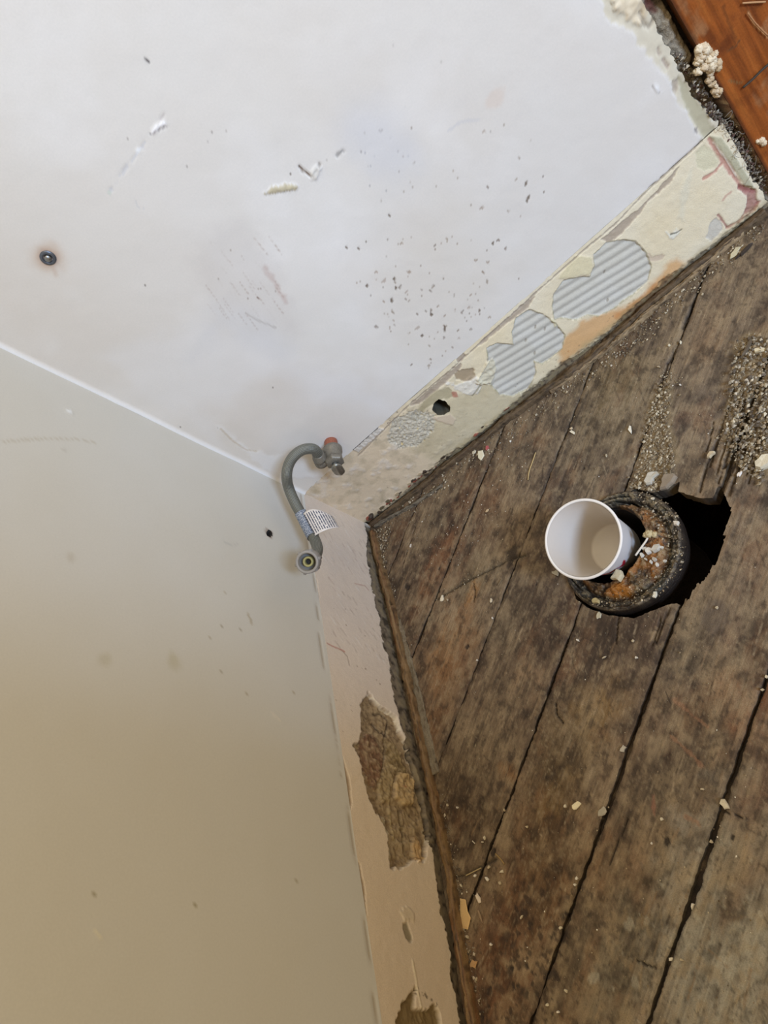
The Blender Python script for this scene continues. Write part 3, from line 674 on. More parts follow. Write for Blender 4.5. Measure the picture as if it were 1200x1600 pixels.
def board(k, tlo, thi, glo, ghi):
    # extent along s that stays in the room
    p = Panel((0, 0, 0), S_AX, T_AX, (0, 0, 1), -0.90, 0.82, tlo - 0.002, thi + 0.002, 0.0016 if k < 8 else 0.004)
    X = p.u[:, None] * S_AX + p.v[:, None] * T_AX
    x, y = X[:, 0], X[:, 1]
    d = np.minimum(np.minimum(x + 0.026, 1.05 - x), np.minimum(y + 1.20, np.where(x > LW + 0.01, 0.10 - y, 0.012 - y)))
    keep = d > -0.004
    if not keep.any(): return
    # trim the grid to what is kept
    us = p.u[keep]; u0, u1 = us.min(), us.max()
    p = Panel((0, 0, 0), S_AX, T_AX, (0, 0, 1), u0, u1, tlo - 0.002, thi + 0.002, 0.0016 if k < 8 else 0.004)
    X = p.u[:, None] * S_AX + p.v[:, None] * T_AX
    x, y = X[:, 0], X[:, 1]
    d = np.minimum(np.minimum(x + 0.026, 1.05 - x), np.minimum(y + 1.20, np.where(x > LW + 0.01, 0.10 - y, 0.012 - y)))
    e0 = tlo + glo * (0.5 + 1.1 * (fbm(p.u * 9, p.u * 0, k, 3) - .5)) + 0.0034 * (fbm(p.u * 110, p.u * 0, k + 9, 4) - .5)
    e1 = thi - ghi * (0.5 + 1.1 * (fbm(p.u * 9, p.u * 0, k + 40, 3) - .5)) - 0.0034 * (fbm(p.u * 110, p.u * 0, k + 49, 4) - .5)
    ed = np.minimum(p.v - e0, e1 - p.v)
    p.cut = np.minimum(np.minimum(d, ed), 1.0)
    paint_board(p, k)
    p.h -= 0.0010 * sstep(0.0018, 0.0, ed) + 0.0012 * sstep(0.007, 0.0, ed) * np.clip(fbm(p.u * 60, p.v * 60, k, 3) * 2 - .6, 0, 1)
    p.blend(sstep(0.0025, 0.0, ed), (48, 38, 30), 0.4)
    p.col *= (0.93 + 0.14 * random.random())
    gs = np.random.default_rng(70 + k)
    L_ = p.u.max() - p.u.min()
    for q in range(int(230 * L_)):
        a_ = (p.u.min() + L_ * gs.random(), tlo + (thi - tlo) * gs.random()); l_ = .006 + .035 * gs.random() ** 2; d_ = .12 * gs.normal() if q % 3 else .9 * gs.normal()
        m_, _s = p.mask([a_, (a_[0] + l_ * math.cos(d_), a_[1] + l_ * math.sin(d_) * .6)], False, .0009, .0012, 300, .0003 + .0005 * gs.random(), pxs=False)
        p.blend(m_, [(150, 130, 102), (50, 38, 31), (138, 112, 84), (160, 142, 116), (62, 50, 40)][q % 5], .3 + .4 * gs.random())
    # joint scars across the boards
    for ln in ([(820, 868), (800, 872), (770, 888), (735, 905), (700, 926), (684, 936)], [(775, 1342), (755, 1352), (730, 1366), (706, 1372)]):
        p.line(ln, 0.0010, (44, 34, 28), 0.85, -0.0022, rough=0.0012)
        p.line(ln, 0.0035, (96, 84, 64), 0.3, -0.0004, rough=0.002)
    p.blot((800, 862), .012, .009, (46, 38, 32), .8, .7, 160, -.002); p.blot((797, 880), .010, .004, (52, 42, 34), .8, .7, 200, -.001)
    # splits and worn notches
    for ln, w in (([(1120, 690), (1108, 716), (1100, 740), (1093, 768)], .0011), ([(1166, 690), (1158, 720), (1148, 745), (1138, 772)], .0018), ([(1150, 700), (1142, 730), (1134, 752)], .0010),
                  ([(966, 960), (964, 985), (962, 1004)], .0008), ([(868, 1100), (870, 1118), (880, 1130)], .0010), ([(980, 1280), (968, 1310), (952, 1350)], .0007), ([(1032, 966), (1026, 990), (1018, 1008)], .0008),
                  ([(1046, 950), (1036, 975), (1024, 1004)], .0008), ([(1168, 650), (1162, 690), (1156, 720)], .0012), ([(1186, 640), (1178, 680), (1170, 710)], .0010), ([(1080, 480), (1072, 498), (1066, 512)], .0016),
                  ([(1056, 545), (1044, 566), (1036, 590), (1028, 610)], .0010), ([(1115, 660), (1108, 690), (1103, 705)], .0010), ([(740, 912), (742, 925), (740, 940)], .0008), ([(994, 1500), (1010, 1508), (1024, 1512)], .0008),
                  ([(1130, 1268), (1150, 1274), (1168, 1280)], .0005), ([(650, 820), (640, 850), (630, 880)], .0004)):
        p.line(ln, w, (34, 26, 22), 0.9, -0.0028, rough=w * .7)
    for ln in ([(1052, 1094), (1066, 1104), (1080, 1116), (1092, 1126), (1104, 1134)], [(1048, 1150), (1062, 1162), (1078, 1176), (1096, 1196)], [(1070, 1276), (1084, 1282), (1092, 1290)]):
        p.line(ln, 0.0016, (142, 104, 78), 0.55, rough=0.003)
    p.area([(1022, 1240), (1026, 1262), (1022, 1274), (1016, 1262)], (144, 100, 80), .6)
    p.line([(1048, 1100), (1040, 1080)], .0008, (40, 32, 28), .7)
    # a burnt ring mark
    ring = [(915 + 21 * math.cos(a), 1028 + 31 * math.sin(a)) for a in np.linspace(0, 2 * math.pi, 20)]
    p.line(ring, 0.0006, (40, 30, 26), 0.55, -0.0003, rough=0.0006)
    ring = [(1118 + 16 * math.cos(a), 960 + 20 * math.sin(a)) for a in np.linspace(0, 2 * math.pi, 20)]
    p.blot((1118, 960), .018, .014, (96, 84, 74), .5)
    for q, r in (((637, 918), .004), ((686, 888), .002), ((837, 913), .0014), ((912, 732), .0016), ((686, 924), .0015), ((1042, 1315), .003), ((770, 1331), .004), ((742, 932), .002), ((634, 915), .003), ((594, 1310), .002), ((730, 1010), .003), ((1043, 567), .002), ((1144, 1308), .002)):
        p.blot(q, r * 1.3, r, (36, 28, 24), .85, .3, 300, -.0012, hard=.8)
    p.specks(110, [(800, 1420), (870, 1370), (905, 1420), (860, 1600), (740, 1620), (760, 1560)], .0012, .0042, [(52, 42, 36), (44, 38, 34), (60, 48, 40)], -.0004, .8, np.random.default_rng(5))
    p.specks(60, [(860, 1440), (900, 1370), (1000, 1480), (900, 1600)], .0008, .0026, [(56, 46, 40), (90, 78, 66)], -.0003, .6, np.random.default_rng(6))
    p.specks(60, [(1000, 1330), (1200, 1300), (1200, 1600), (900, 1600)], .0010, .0040, [(96, 88, 78), (170, 164, 148), (78, 64, 54)], -.0003, .5, np.random.default_rng(8))
    p.specks(150, [(600, 800), (1160, 380), (1200, 1000), (800, 1500), (680, 1200)], .0006, .0014, [(172, 156, 128), (150, 130, 100), (50, 38, 30)], .0002, .6, np.random.default_rng(9))
    for poly in ([(1016, 640), (1040, 590), (1052, 600), (1046, 660), (1060, 720), (1050, 762), (1010, 768), (985, 765), (1000, 720)], [(1150, 540), (1170, 515), (1260, 520), (1230, 700), (1190, 760), (1150, 720), (1130, 690), (1140, 620)]):
        p.area(poly, (136, 118, 90), .75, .0010, .0016, 260, soft=.004, rough=.008, freq=60)
    for k2 in range(9):      # splits through the rotten wood above the opening
        a_ = (1150 + 8 * k2 + 3 * math.sin(k2 * 2.1), 600 + 12 * (k2 % 3)); p.line([a_, (a_[0] - 14, a_[1] + 45), (a_[0] - 30, a_[1] + 92), (a_[0] - 42, a_[1] + 130)], .0009, (44, 34, 26), .85, -.003, rough=.0012)
    p.hole(hole_px, 0.0009, 260)
    p.cut = np.minimum(p.cut, np.hypot(x - FC[0], y - FC[1]) - FR * 0.94)
    # splintered right side of the hole
    if k in (4, 5):
        m, sd = p.mask(hole_px, soft=.001, rough=.001)
        spl = (fbm(p.u * 10, p.v * 700, 77, 2) - .5) * 0.016 * sstep(0.012, 0.0, sd) * (np.abs(p.v - GAPS[4]) < 0.03) * (x > 0.38) * (y < -0.315)
        p.cut = np.where(p.cut < 0.02, p.cut + spl, p.cut)
        p.blend(sstep(0.010, 0.0, sd) * (k == 5), (140, 118, 92), 0.5)
    p.build('floorboard', M_WOOD, floor, skirt=0.020, inner=0.5)


board(0, GAPS[0], 0.03, GW[0], 0.0)
for k in range(12):
    board(k + 1, GAPS[k + 1], GAPS[k], GW[k + 1], GW[k])

# packed dirt and the hidden tongues at the bottom of each board joint
for k, g_ in enumerate(GAPS[:6]):
    p = Panel((0, 0, -0.0075), S_AX, T_AX, (0, 0, 1), -0.62, 0.72, g_ - 0.006, g_ + 0.006, 0.002)
    X = p.u[:, None] * S_AX + p.v[:, None] * T_AX
    p.col[:] = lin((50, 38, 29)); n = fbm(p.u * 60, p.v * 60, 60 + k, 4) - .5
    p.blend(np.clip(6 * (n - .05), 0, 1), (92, 76, 58), .8); p.blend(np.clip(-6 * (n + .03), 0, 1), (26, 19, 15), .8); p.h += .004 * n
    p.cut = np.minimum(np.minimum(X[:, 0] + 0.024, 0.85 - X[:, 0]), np.minimum(X[:, 1] + 0.87, 0.008 - X[:, 1]))
    if k in (3, 4): p.hole([(880, 930), (930, 985), (1010, 985), (1052, 975), (1076, 940), (1110, 896), (1142, 795), (1100, 700), (1040, 740), (950, 750), (890, 800)], .001)
    p.build('joint_dirt', M_RUBBLE, floor)

# cavity under the floor: dirt bed and a joist
cav = empty('underfloor', (0, 0, -0.36)); cav['kind'] = 'structure'
dp = Panel((0, 0, -0.36), (1, 0, 0), (0, 1, 0), (0, 0, 1), -0.03, 1.08, -1.22, 0.12, 0.01)
dp.col[:] = lin((26, 18, 14)); dp.h += 0.02 * dp.noise(20, 1, 4)
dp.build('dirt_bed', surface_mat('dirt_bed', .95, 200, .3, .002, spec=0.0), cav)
for xx in (0.16, 0.56):
    box('joist', (xx - 0.022, -0.9, -0.16), (xx + 0.022, 0.02, -0.024), M_HOLLOW, cav)

# ---- thin wooden strips left at the foot of both walls
def strip(name, path, w0, hgt, col, mat, label, seed, n_cross=12, rough=0.0019, axis_len=0.0016, top=None):
    P = np.array(path, float)
    seg = np.linalg.norm(np.diff(P, axis=0), axis=1); L = np.concatenate([[0], np.cumsum(seg)])
    t = np.arange(0, L[-1], axis_len); X = np.interp(t, L, P[:, 0]); Y = np.interp(t, L, P[:, 1])
    d = np.stack([np.gradient(X), np.gradient(Y)], 1); d /= np.linalg.norm(d, axis=1)[:, None]; nn = np.stack([-d[:, 1], d[:, 0]], 1)
    a = np.linspace(0, 1, n_cross)
    prof_u = np.array([-0.5, -0.5, -0.46, -0.36, -0.2, 0.0, 0.2, 0.36, 0.46, 0.5, 0.5])
    prof_z = np.array([0.0, 0.5, 0.82, 0.95, 1.0, 1.0, 1.0, 0.93, 0.78, 0.5, 0.0])
    V = []; C = []
    w = w0 * (1 + 0.5 * (fbm(t * 30, t * 0, seed, 3) - .5)); hh = hgt * (1 + 0.6 * (fbm(t * 25, t * 0, seed + 3, 3) - .5))
    for i, (pu, pz) in enumerate(zip(prof_u, prof_z)):
        off = pu * w + rough * (fbm(t * 150, t * 0 + i * 3, seed + 5, 3) - .5) * 2
        z = pz * hh + rough * (fbm(t * 60, t * 0 + i * 5, seed + 8, 3) - .5) * 2 * (pz > 0.3)
        V.append(np.stack([X + nn[:, 0] * off, Y + nn[:, 1] * off, np.maximum(z, 0.0) - 0.001], 1))
        g = fbm(t * 14, t * 0 + i * 1.7, seed + 11, 4) - .5; g2 = fbm(t * 90, t * 0 + i * 2.3, seed + 15, 3) - .5
        c = np.tile(lin(col[0]), (len(t), 1)); m = np.clip(5 * g, 0, 1)[:, None]; c = c * (1 - m) + lin(col[1]) * m
        m = np.clip(-5 * (g2 + .04), 0, 1)[:, None] * .8; c = c * (1 - m) + lin(col[2]) * m
        C.append(c)
    V = np.stack(V, 1); C = np.stack(C, 1); nt, nc = V.shape[:2]
    idx = np.arange(nt * nc).reshape(nt, nc)
    f = np.stack([idx[:-1, :-1], idx[:-1, 1:], idx[1:, 1:], idx[1:, :-1]], -1).reshape(-1, 4)
    # close the ends with fans of quads around the profile
    f = [list(q) for q in f[:, ::-1]] + [list(idx[0, :][::1]), list(idx[-1, ::-1])]
    o = mesh_obj(name, V.reshape(-1, 3), f, mat, None, C.reshape(-1, 3))
    if label: o['label'] = label
    o['kind'] = 'structure'
    return o


sa = [on_floor(*p, 0.006)[:2] for p in [(578, 808), (620, 781), (660, 752), (700, 724), (745, 690), (790, 655), (835, 622), (880, 592), (925, 556), (970, 515), (1010, 478), (1050, 446), (1100, 402), (1150, 362), (1192, 326)]]
sa = [(max(x, 0.002), min(y, -0.0045)) for x, y in sa]
strip('trim_3', sa, 0.0085, 0.010, [(96, 78, 56), (76, 58, 42), (46, 36, 28)], M_STRIPX, 'broken brown wooden strip along the foot of the back wall', 5)
sa2 = [on_floor(*p, 0.003)[:2] for p in [(860, 612), (900, 582), (950, 544), (1000, 500), (1040, 466), (1090, 424), (1140, 380), (1180, 345)]]
strip('trim_4', sa2, 0.0055, 0.007, [(142, 120, 90), (112, 90, 66), (64, 50, 38)], M_STRIPX, 'splintered pale wood sliver lying against the strip of the back wall', 9)
sb = [on_floor(*p, 0.006)[:2] for p in [(580, 832), (590, 868), (600, 905), (612, 950), (622, 1000), (634, 1048), (646, 1100), (656, 1150), (668, 1205), (680, 1262), (692, 1320), (702, 1370), (711, 1430), (719, 1480), (728, 1530), (737, 1580), (746, 1640), (754, 1700), (790, 2000), (850, 2500)]]
sb = [(max(x, 0.0050 - 0.014 * float(sstep(0.42, 0.72, -y))), y) for x, y in sb]
strip('trim_5', sb, 0.0085, 0.012, [(124, 98, 66), (110, 76, 48), (62, 46, 32)], M_STRIPY, 'narrow brown wooden strip along the foot of the left wall', 15)
sc_ = [on_floor(*p, 0.002)[:2] for p in [(607, 948), (622, 985), (634, 1030), (647, 1080), (660, 1135), (670, 1180), (678, 1212)]]
strip('trim_6', sc_, 0.018, 0.004, [(122, 110, 90), (134, 120, 98), (84, 68, 50)], M_RUBBLE, 'flat grey mortar fillet beside the strip of the left wall', 21, rough=0.0022)
se = [on_floor(*p, 0.002)[:2] for p in [(584, 818), (640, 786), (668, 768), (690, 752)]]
strip('trim_7', [(max(x, .004), y - .006) for x, y in se], 0.006, 0.005, [(118, 108, 92), (96, 84, 68), (58, 48, 38)], M_RUBBLE, 'small grey mortar ridge at the inside corner of the floor', 27)


# ================================================================ SMALL BUILDERS
def tube(path, radii, n=16, cap=True, twist=None):
    """swept tube; returns verts, faces, uv"""
    P = np.array(path, float); m = len(P)
    r = np.full(m, radii) if np.isscalar(radii) else np.array(radii, float)
    T = np.gradient(P, axis=0); T /= np.linalg.norm(T, axis=1)[:, None] + 1e-12
    ref = np.array((0, 0, 1.0)) if abs(T[0, 2]) < 0.9 else np.array((1.0, 0, 0))
    A = np.cross(T[0], ref); A /= np.linalg.norm(A)
    V = []; UV = []; L = np.concatenate([[0], np.cumsum(np.linalg.norm(np.diff(P, axis=0), axis=1))])
    for i in range(m):
        A = A - (A @ T[i]) * T[i]; A /= np.linalg.norm(A); Bv = np.cross(T[i], A)
        for j in range(n):
            a = 2 * math.pi * j / n
            V.append(P[i] + r[i] * (math.cos(a) * A + math.sin(a) * Bv)); UV.append((L[i], j / n))
    F = []
    for i in range(m - 1):
        for j in range(n):
            k = (j + 1) % n
            F.append([i * n + j, i * n + k, (i + 1) * n + k, (i + 1) * n + j])
    if cap:
        F.append([j for j in range(n)][::-1]); F.append([(m - 1) * n + j for j in range(n)])
    return np.array(V), F, np.array(UV)


def smooth_path(pts, n=60):
    P = np.array(pts, float); out = []
    Q = np.vstack([2 * P[0] - P[1], P, 2 * P[-1] - P[-2]])
    k = max(2, n // (len(P) - 1))
    for i in range(1, len(Q) - 2):
        for t in np.linspace(0, 1, k, endpoint=False):
            a, b, c, d = Q[i - 1], Q[i], Q[i + 1], Q[i + 2]
            out.append(0.5 * ((2 * b) + (c - a) * t + (2 * a - 5 * b + 4 * c - d) * t * t + (3 * b - a - 3 * c + d) * t ** 3))
    out.append(P[-1]); return np.array(out)


def lathe(center, axis, prof, n=48, closed=False, sides=None, flute=0):
    """profile of (radius, height along axis)"""
    ax = np.array(axis, float); ax /= np.linalg.norm(ax)
    ref = np.array((0, 0, 1.0)) if abs(ax[2]) < 0.9 else np.array((1.0, 0, 0))
    A = np.cross(ax, ref); A /= np.linalg.norm(A); Bv = np.cross(ax, A)
    V = []
    for r, h in prof:
        for j in range(n):
            a = 2 * math.pi * j / n
            rr = r
            if sides and r > 0:      # flat sided: distance to a regular polygon
                rr = r * math.cos(math.pi / sides) / math.cos((a % (2 * math.pi / sides)) - math.pi / sides)
            V.append(np.array(center) + ax * h + rr * (math.cos(a) * A + math.sin(a) * Bv))
    F = []; m = len(prof)
    for i in range(m - 1 if not closed else m):
        i2 = (i + 1) % m
        for j in range(n):
            k = (j + 1) % n
            F.append([i * n + j, i2 * n + j, i2 * n + k, i * n + k])
    return np.array(V), F, (A, Bv, ax)


def join(parts):
    V = []; F = []; o = 0
    for v, f in parts:
        V.append(np.asarray(v)); F += [[q + o for q in g] for g in f]; o += len(v)
    return np.vstack(V), F


def flat_col(n, c): return np.tile(lin(c), (n, 1))


OCT_V = np.array([(1, 0, 0), (-1, 0, 0), (0, 1, 0), (0, -1, 0), (0, 0, 1), (0, 0, -1)], float)
OCT_F = [(0, 2, 4), (2, 1, 4), (1, 3, 4), (3, 0, 4), (2, 0, 5), (1, 2, 5), (3, 1, 5), (0, 3, 5)]


def crumbs(name, spots, label, mat=M_FLAKE, cat='debris'):
    """many tiny irregular grains as one mass: spots = (xyz, size, colour)"""
    n = len(spots); V = np.zeros((n * 6, 3)); C = np.zeros((n * 6, 3)); F = np.zeros((n * 8, 3), int)
    of = np.array(OCT_F)
    for i, (p, s, c) in enumerate(spots):
        v = OCT_V * s * (0.55 + 0.9 * rng.random((6, 1)))
        v[:, 2] *= 0.7
        a = rng.random() * 6.28; ca, sn = math.cos(a), math.sin(a)
        v = v @ np.array(((ca, -sn, 0), (sn, ca, 0), (0, 0, 1)))
        V[i * 6:i * 6 + 6] = v + p; C[i * 6:i * 6 + 6] = lin(c) * (0.8 + 0.4 * rng.random()); F[i * 8:i * 8 + 8] = of + i * 6
    o = mesh_obj(name, V, F, mat, None, np.clip(C, 0, 1), smooth=False)
    return tag(o, label, cat, kind='stuff')


def poly_rand(poly, n, g=rng):
    pl = np.array(poly, float); lo, hi = pl.min(0), pl.max(0); out = []
    while len(out) < n:
        q = lo + g.random((n * 2, 2)) * (hi - lo)
        _, ins = seg_dist(q[:, 0], q[:, 1], [tuple(a) for a in pl], True)
        out += [tuple(a) for a in q[ins]]
    return out[:n]


def near_line(pts, n, spread, g=rng):
    out = []
    for _ in range(n):
        i = int(g.integers(len(pts) - 1)); t = g.random()
        a = np.array(pts[i], float); b = np.array(pts[i + 1], float); d = b - a; nn = np.array((-d[1], d[0])) / np.linalg.norm(d)
        out.append(tuple(a + d * t + nn * (g.normal() * spread)))
    return out


def on_boards(p, pad=0.0):
    """true unless the spot is over the hole or the flange"""
    x = on_floor(*p)
    if np.hypot(x[0] - FC[0], x[1] - FC[1]) < FR + 0.003 + pad: return False
    _, ins = seg_dist(np.array([p[0]]), np.array([p[1]]), hole_px, True)
    return (not ins[0]) and x[1] < -0.002 and x[0] > 0.002


# ================================================================ CRUMBS
pale = [(150, 132, 104), (166, 150, 122), (132, 114, 86), (116, 98, 74), (190, 176, 150), (100, 84, 64), (142, 122, 94)]
grey = [(124, 112, 94), (104, 92, 78), (144, 130, 108), (84, 72, 58), (176, 164, 144)]
def spots_from(pxs, smin, smax, cols, zj=0.0):
    out = []
    for p in pxs:
        if not on_boards(p): continue
        w = on_floor(*p); s = smin + (smax - smin) * rng.random() ** 2.5
        out.append((np.array((w[0], w[1], 0.0004 + s * 0.4 + zj * rng.random())), s, cols[int(rng.integers(len(cols)))]))
    return out

crumbs('plaster_grit', spots_from(poly_rand([(1016, 640), (1040, 590), (1050, 600), (1046, 660), (1056, 720), (1050, 762), (1010, 768), (985, 765), (1000, 720)], 900), .0006, .0026, pale, .003)
       + spots_from(near_line([(1000, 760), (1020, 690), (1032, 640), (1048, 580)], 300, 9), .0006, .002, pale),
       'pale sandy grit heaped along the board joint above the round pipe opening')
crumbs('rubble_grit', spots_from(poly_rand([(1150, 540), (1170, 520), (1210, 530), (1210, 700), (1190, 760), (1150, 720), (1130, 690), (1140, 620)], 1300), .0006, .0030, grey + pale, .004)
       + spots_from(near_line([(1160, 570), (1145, 640), (1130, 700)], 200, 10), .0006, .002, pale),
       'grey rubble grit covering the splintered boards at the right edge')
crumbs('wall_foot_grit', spots_from(near_line([(596, 818), (680, 768), (720, 730), (780, 690), (880, 612), (960, 560), (1000, 520), (1060, 466), (1120, 412), (1190, 352)], 1100, 8), .0005, .0022, pale + grey),
       'mixed dusty grit lying along the strip under the back wall')
crumbs('corner_grit', spots_from(poly_rand([(586, 830), (612, 822), (606, 870), (600, 905), (594, 880)], 420), .0005, .0020, grey + pale, .002)
       + spots_from(near_line([(604, 900), (614, 935)], 60, 6), .0005, .0018, grey),
       'speckled grey grit filling the inside corner beside the left strip')
crumbs('left_edge_grit', spots_from(near_line([(684, 1235), (694, 1290), (706, 1345), (716, 1400), (728, 1460), (738, 1520), (750, 1590)], 420, 7), .0005, .0020, grey + [(70, 54, 40), (90, 70, 50)]),
       'dark crumbs lying along the strip under the left wall')
crumbs('scattered_grit', spots_from(poly_rand([(600, 820), (1195, 360), (1195, 1590), (750, 1590), (690, 1230)], 520), .0003, .0011, pale + [(220, 212, 196)])
       + spots_from(poly_rand([(620, 800), (830, 660), (820, 800), (700, 900), (640, 880)], 160), .0003, .0010, [(214, 204, 186)])
       + spots_from(near_line([(690, 936), (720, 910), (800, 870)], 60, 5), .0004, .0014, pale),
       'tiny pale specks sprinkled over the open floorboards')
ws = []
for p in poly_rand([(1045, 80), (1060, 80), (1100, 140), (1130, 185), (1165, 235), (1190, 290), (1178, 292), (1140, 225), (1100, 165), (1068, 110)], 500) + poly_rand([(1120, 190), (1150, 190), (1195, 260), (1195, 300), (1160, 250)], 300):
    w = on_back(*p, 0.006); s = .0006 + .0020 * rng.random() ** 2
    ws.append((np.array((w[0], w[1] - 0.006 * rng.random(), w[2])), s, (grey + [(92, 64, 54)])[int(rng.integers(6))]))
crumbs('wall_end_grit', ws, 'grey and brown dust clinging to the broken wall end by the casing')

# dusty fibres hanging in the wall end
fv = []
for k in range(26):
    p = poly_rand([(1120, 170), (1140, 180), (1196, 270), (1190, 300), (1150, 240)], 1)[0]; w = on_back(*p, -0.002)
    a = rng.random() * 6.28; q = [w]
    for j in range(5):
        a += rng.normal() * .7; q.append(q[-1] + np.array((math.cos(a) * .0028, -.0006 * rng.random(), math.sin(a) * .0028)))
    v, f, _ = tube(q, .00025, 4); fv.append((v, f))
v, f = join(fv); o = mesh_obj('dust_fibres', v, f, M_FLAKE, None, flat_col(len(v), (150, 142, 130))); tag(o, 'tangle of grey dusty fibres in the broken wall end', 'debris', kind='stuff')


# ================================================================ SINGLE CHIPS
def chip(name, px, lx, ly, col, label, cat='debris', group=None, thick=0.0014, ang=0.0, z=0.0004, tilt=0.06, outline=None, surf='floor', n=9, base=None):
    """thin irregular flake lying flat: its own outline, bevelled rim and uneven face"""
    w = on_floor(*px, z) if base is None else np.array(base)
    pts = []
    for j in range(n):
        a = 2 * math.pi * j / n; r = 0.55 + 0.75 * rng.random()
        pts.append((lx * .5 * r * math.cos(a), ly * .5 * r * math.sin(a)))
    if outline is not None:
        n = len(outline); pts = [tuple((on_floor(*q, z) - w)[:2]) for q in outline]
        if sum(pts[i][0] * pts[(i + 1) % n][1] - pts[(i + 1) % n][0] * pts[i][1] for i in range(n)) < 0: pts = pts[::-1]
        ang = 0
    ca, sn = math.cos(ang), math.sin(ang)
    pts = [(x * ca - y * sn, x * sn + y * ca) for x, y in pts]
    tx, ty = tilt * rng.normal(), tilt * rng.normal()
    V = []
    for sc, zz in ((1, 0), (1.02, thick * .6), (.85, thick)):
        for x, y in pts:
            V.append((x * sc, y * sc, zz + tx * x + ty * y + (thick * .25 * rng.random() if zz == thick else 0)))
    V.append((0, 0, thick * 1.1)); V = np.array(V)
    V[:, 2] -= V[:, 2].min()
    F = [list(range(n))[::-1]]
    for lv in range(2):
        for j in range(n):
            k = (j + 1) % n; F.append([lv * n + j, lv * n + k, (lv + 1) * n + k, (lv + 1) * n + j])
    for j in range(n): F.append([2 * n + j, 2 * n + (j + 1) % n, 3 * n])
    me = mesh_obj(name, V, F, M_FLAKE, None, flat_col(len(V), col) * (0.92 + 0.16 * rng.random((len(V), 1))), smooth=False)
    me.location = w
    return tag(me, label, cat, group)


white = (228, 222, 210)
chip('plaster_flake', (901, 1259), .012, .007, (226, 212, 176), 'cream plaster flake on the dark board right of centre, below the ring mark', 'debris', ang=.4)
chip('plaster_flake', (691, 935), .008, .007, (226, 214, 190), 'squarish cream plaster chip on the joint scar beside the narrow board gap', 'debris', ang=.8)
chip('plaster_flake', (727, 1426), 0, 0, (206, 172, 120), 'long tan plaster flake standing near the left strip at the bottom', 'debris', outline=[(720, 1404), (729, 1406), (732, 1424), (737, 1434), (732, 1452), (724, 1450), (720, 1432)])
chip('plaster_flake', (748, 1403), .014, .005, (214, 198, 178), 'narrow pale flake beside the long tan flake near the bottom', 'debris', ang=-1.4)
chip('wood_splinter', (751, 1430), .016, .0022, (150, 126, 100), 'short thin splinter below the narrow pale flake near the left strip', 'splinter', ang=-1.5, thick=.0012)
chip('plaster_flake', (740, 1507), .012, .007, (186, 146, 100), 'small tan plaster flake touching the lower end of the left strip', 'debris', ang=.2)
chip('plaster_flake', (752, 712), 0, 0, (218, 208, 180), 'elongated cream plaster flake lying under the hole in the back wall', 'debris', outline=[(748, 706), (755, 704), (757, 712), (752, 720), (748, 716)])
chip('plaster_flake', (762, 700), .008, .006, (168, 84, 84), 'small reddish paint chip by the strip of the back wall', 'debris', ang=.5)
chip('plaster_flake', (741, 707), .008, .005, (196, 184, 160), 'small beige chip just left of the elongated cream flake', 'debris')
chip('plaster_flake', (895, 676), .010, .005, (214, 202, 176), 'cream chip on the board under the ribbed patches', 'debris', ang=1.9)
chip('plaster_flake', (985, 672), .010, .005, (222, 212, 190), 'cream chip beside the sandy grit heap', 'debris', ang=1.2)
chip('plaster_flake', (893, 670), .006, .004, (190, 170, 140), 'tiny tan chip touching the cream chip under the ribbed patches', 'debris')
chip('mortar_lump', (1020, 748), .017, .011, (184, 174, 156), 'grey mortar lump at the upper rim of the floor opening', 'debris', thick=.006, ang=.3)
chip('mortar_lump', (1045, 752), .022, .013, (138, 122, 102), 'brown flat mortar lump at the rim of the opening next to the splintered board', 'debris', thick=.006, ang=.2)
chip('mortar_lump', (1195, 725), .020, .016, (206, 194, 168), 'large pale mortar lump cut by the right edge of the picture', 'debris', thick=.007, ang=1.1)
chip('mortar_lump', (1112, 711), .009, .006, (190, 172, 140), 'oval tan pebble on the splintered board end above the opening', 'debris', thick=.004)
chip('plaster_flake', (1156, 741), .008, .004, (226, 216, 204), 'small curved white chip in the grey rubble grit', 'debris', ang=.4)
chip('mortar_lump', (1188, 548), .013, .006, (214, 200, 168), 'elongated cream chip among the upper rubble grit', 'debris', thick=.003, ang=-.8)
chip('wood_splinter', (1172, 541), .026, .0035, (92, 78, 60), 'dark wood splinter lying across the upper rubble grit', 'splinter', ang=.72, thick=.003)
chip('plaster_flake', (1150, 394), .016, .009, (190, 178, 146), 'beige plaster chip under the red stained end of the back wall', 'debris', ang=.6)
chip('wood_splinter', (1165, 393), .022, .0032, (56, 44, 34), 'dark curved splinter right of the beige plaster chip by the doorway', 'splinter', ang=.1, thick=.003)
chip('plaster_flake', (1134, 1258), .011, .008, (206, 194, 166), 'cream chip wedged in the wide board gap at the right', 'debris', thick=.003, ang=1.2)
chip('plaster_flake', (974, 1170), .008, .006, (176, 166, 148), 'grey chip bridging the board gap right of the ring mark', 'debris', ang=.5)
chip('plaster_flake', (941, 1268), .010, .008, (168, 158, 138), 'greyish chip lodged in the board gap near the cream flake', 'debris', ang=.2)
chip('plaster_flake', (936, 961), .012, .006, (190, 180, 156), 'pale ridged chip on the board just below the pipe flange', 'debris', ang=1.0)
chip('paper_scrap', (868, 896), .007, .011, (168, 158, 136), 'small beige scrap sticking out under the left of the paper cup', 'scrap', ang=.7)
chip('plaster_flake', (768, 938), .007, .003, (204, 190, 164), 'sliver of cream plaster beside the orange stain', 'debris', ang=1.1)
chip('plaster_flake', (642, 853), .006, .003, (214, 204, 190), 'tiny white chip on the reddish corner board', 'debris', ang=1.1)
chip('plaster_flake', (762, 798), .007, .004, (196, 170, 134), 'tiny tan chip on the reddish board left of the cup', 'debris')
g = 'pale plaster crumbs strewn over the floorboards'
lab = 'tiny pale plaster crumb lying on the floorboards'
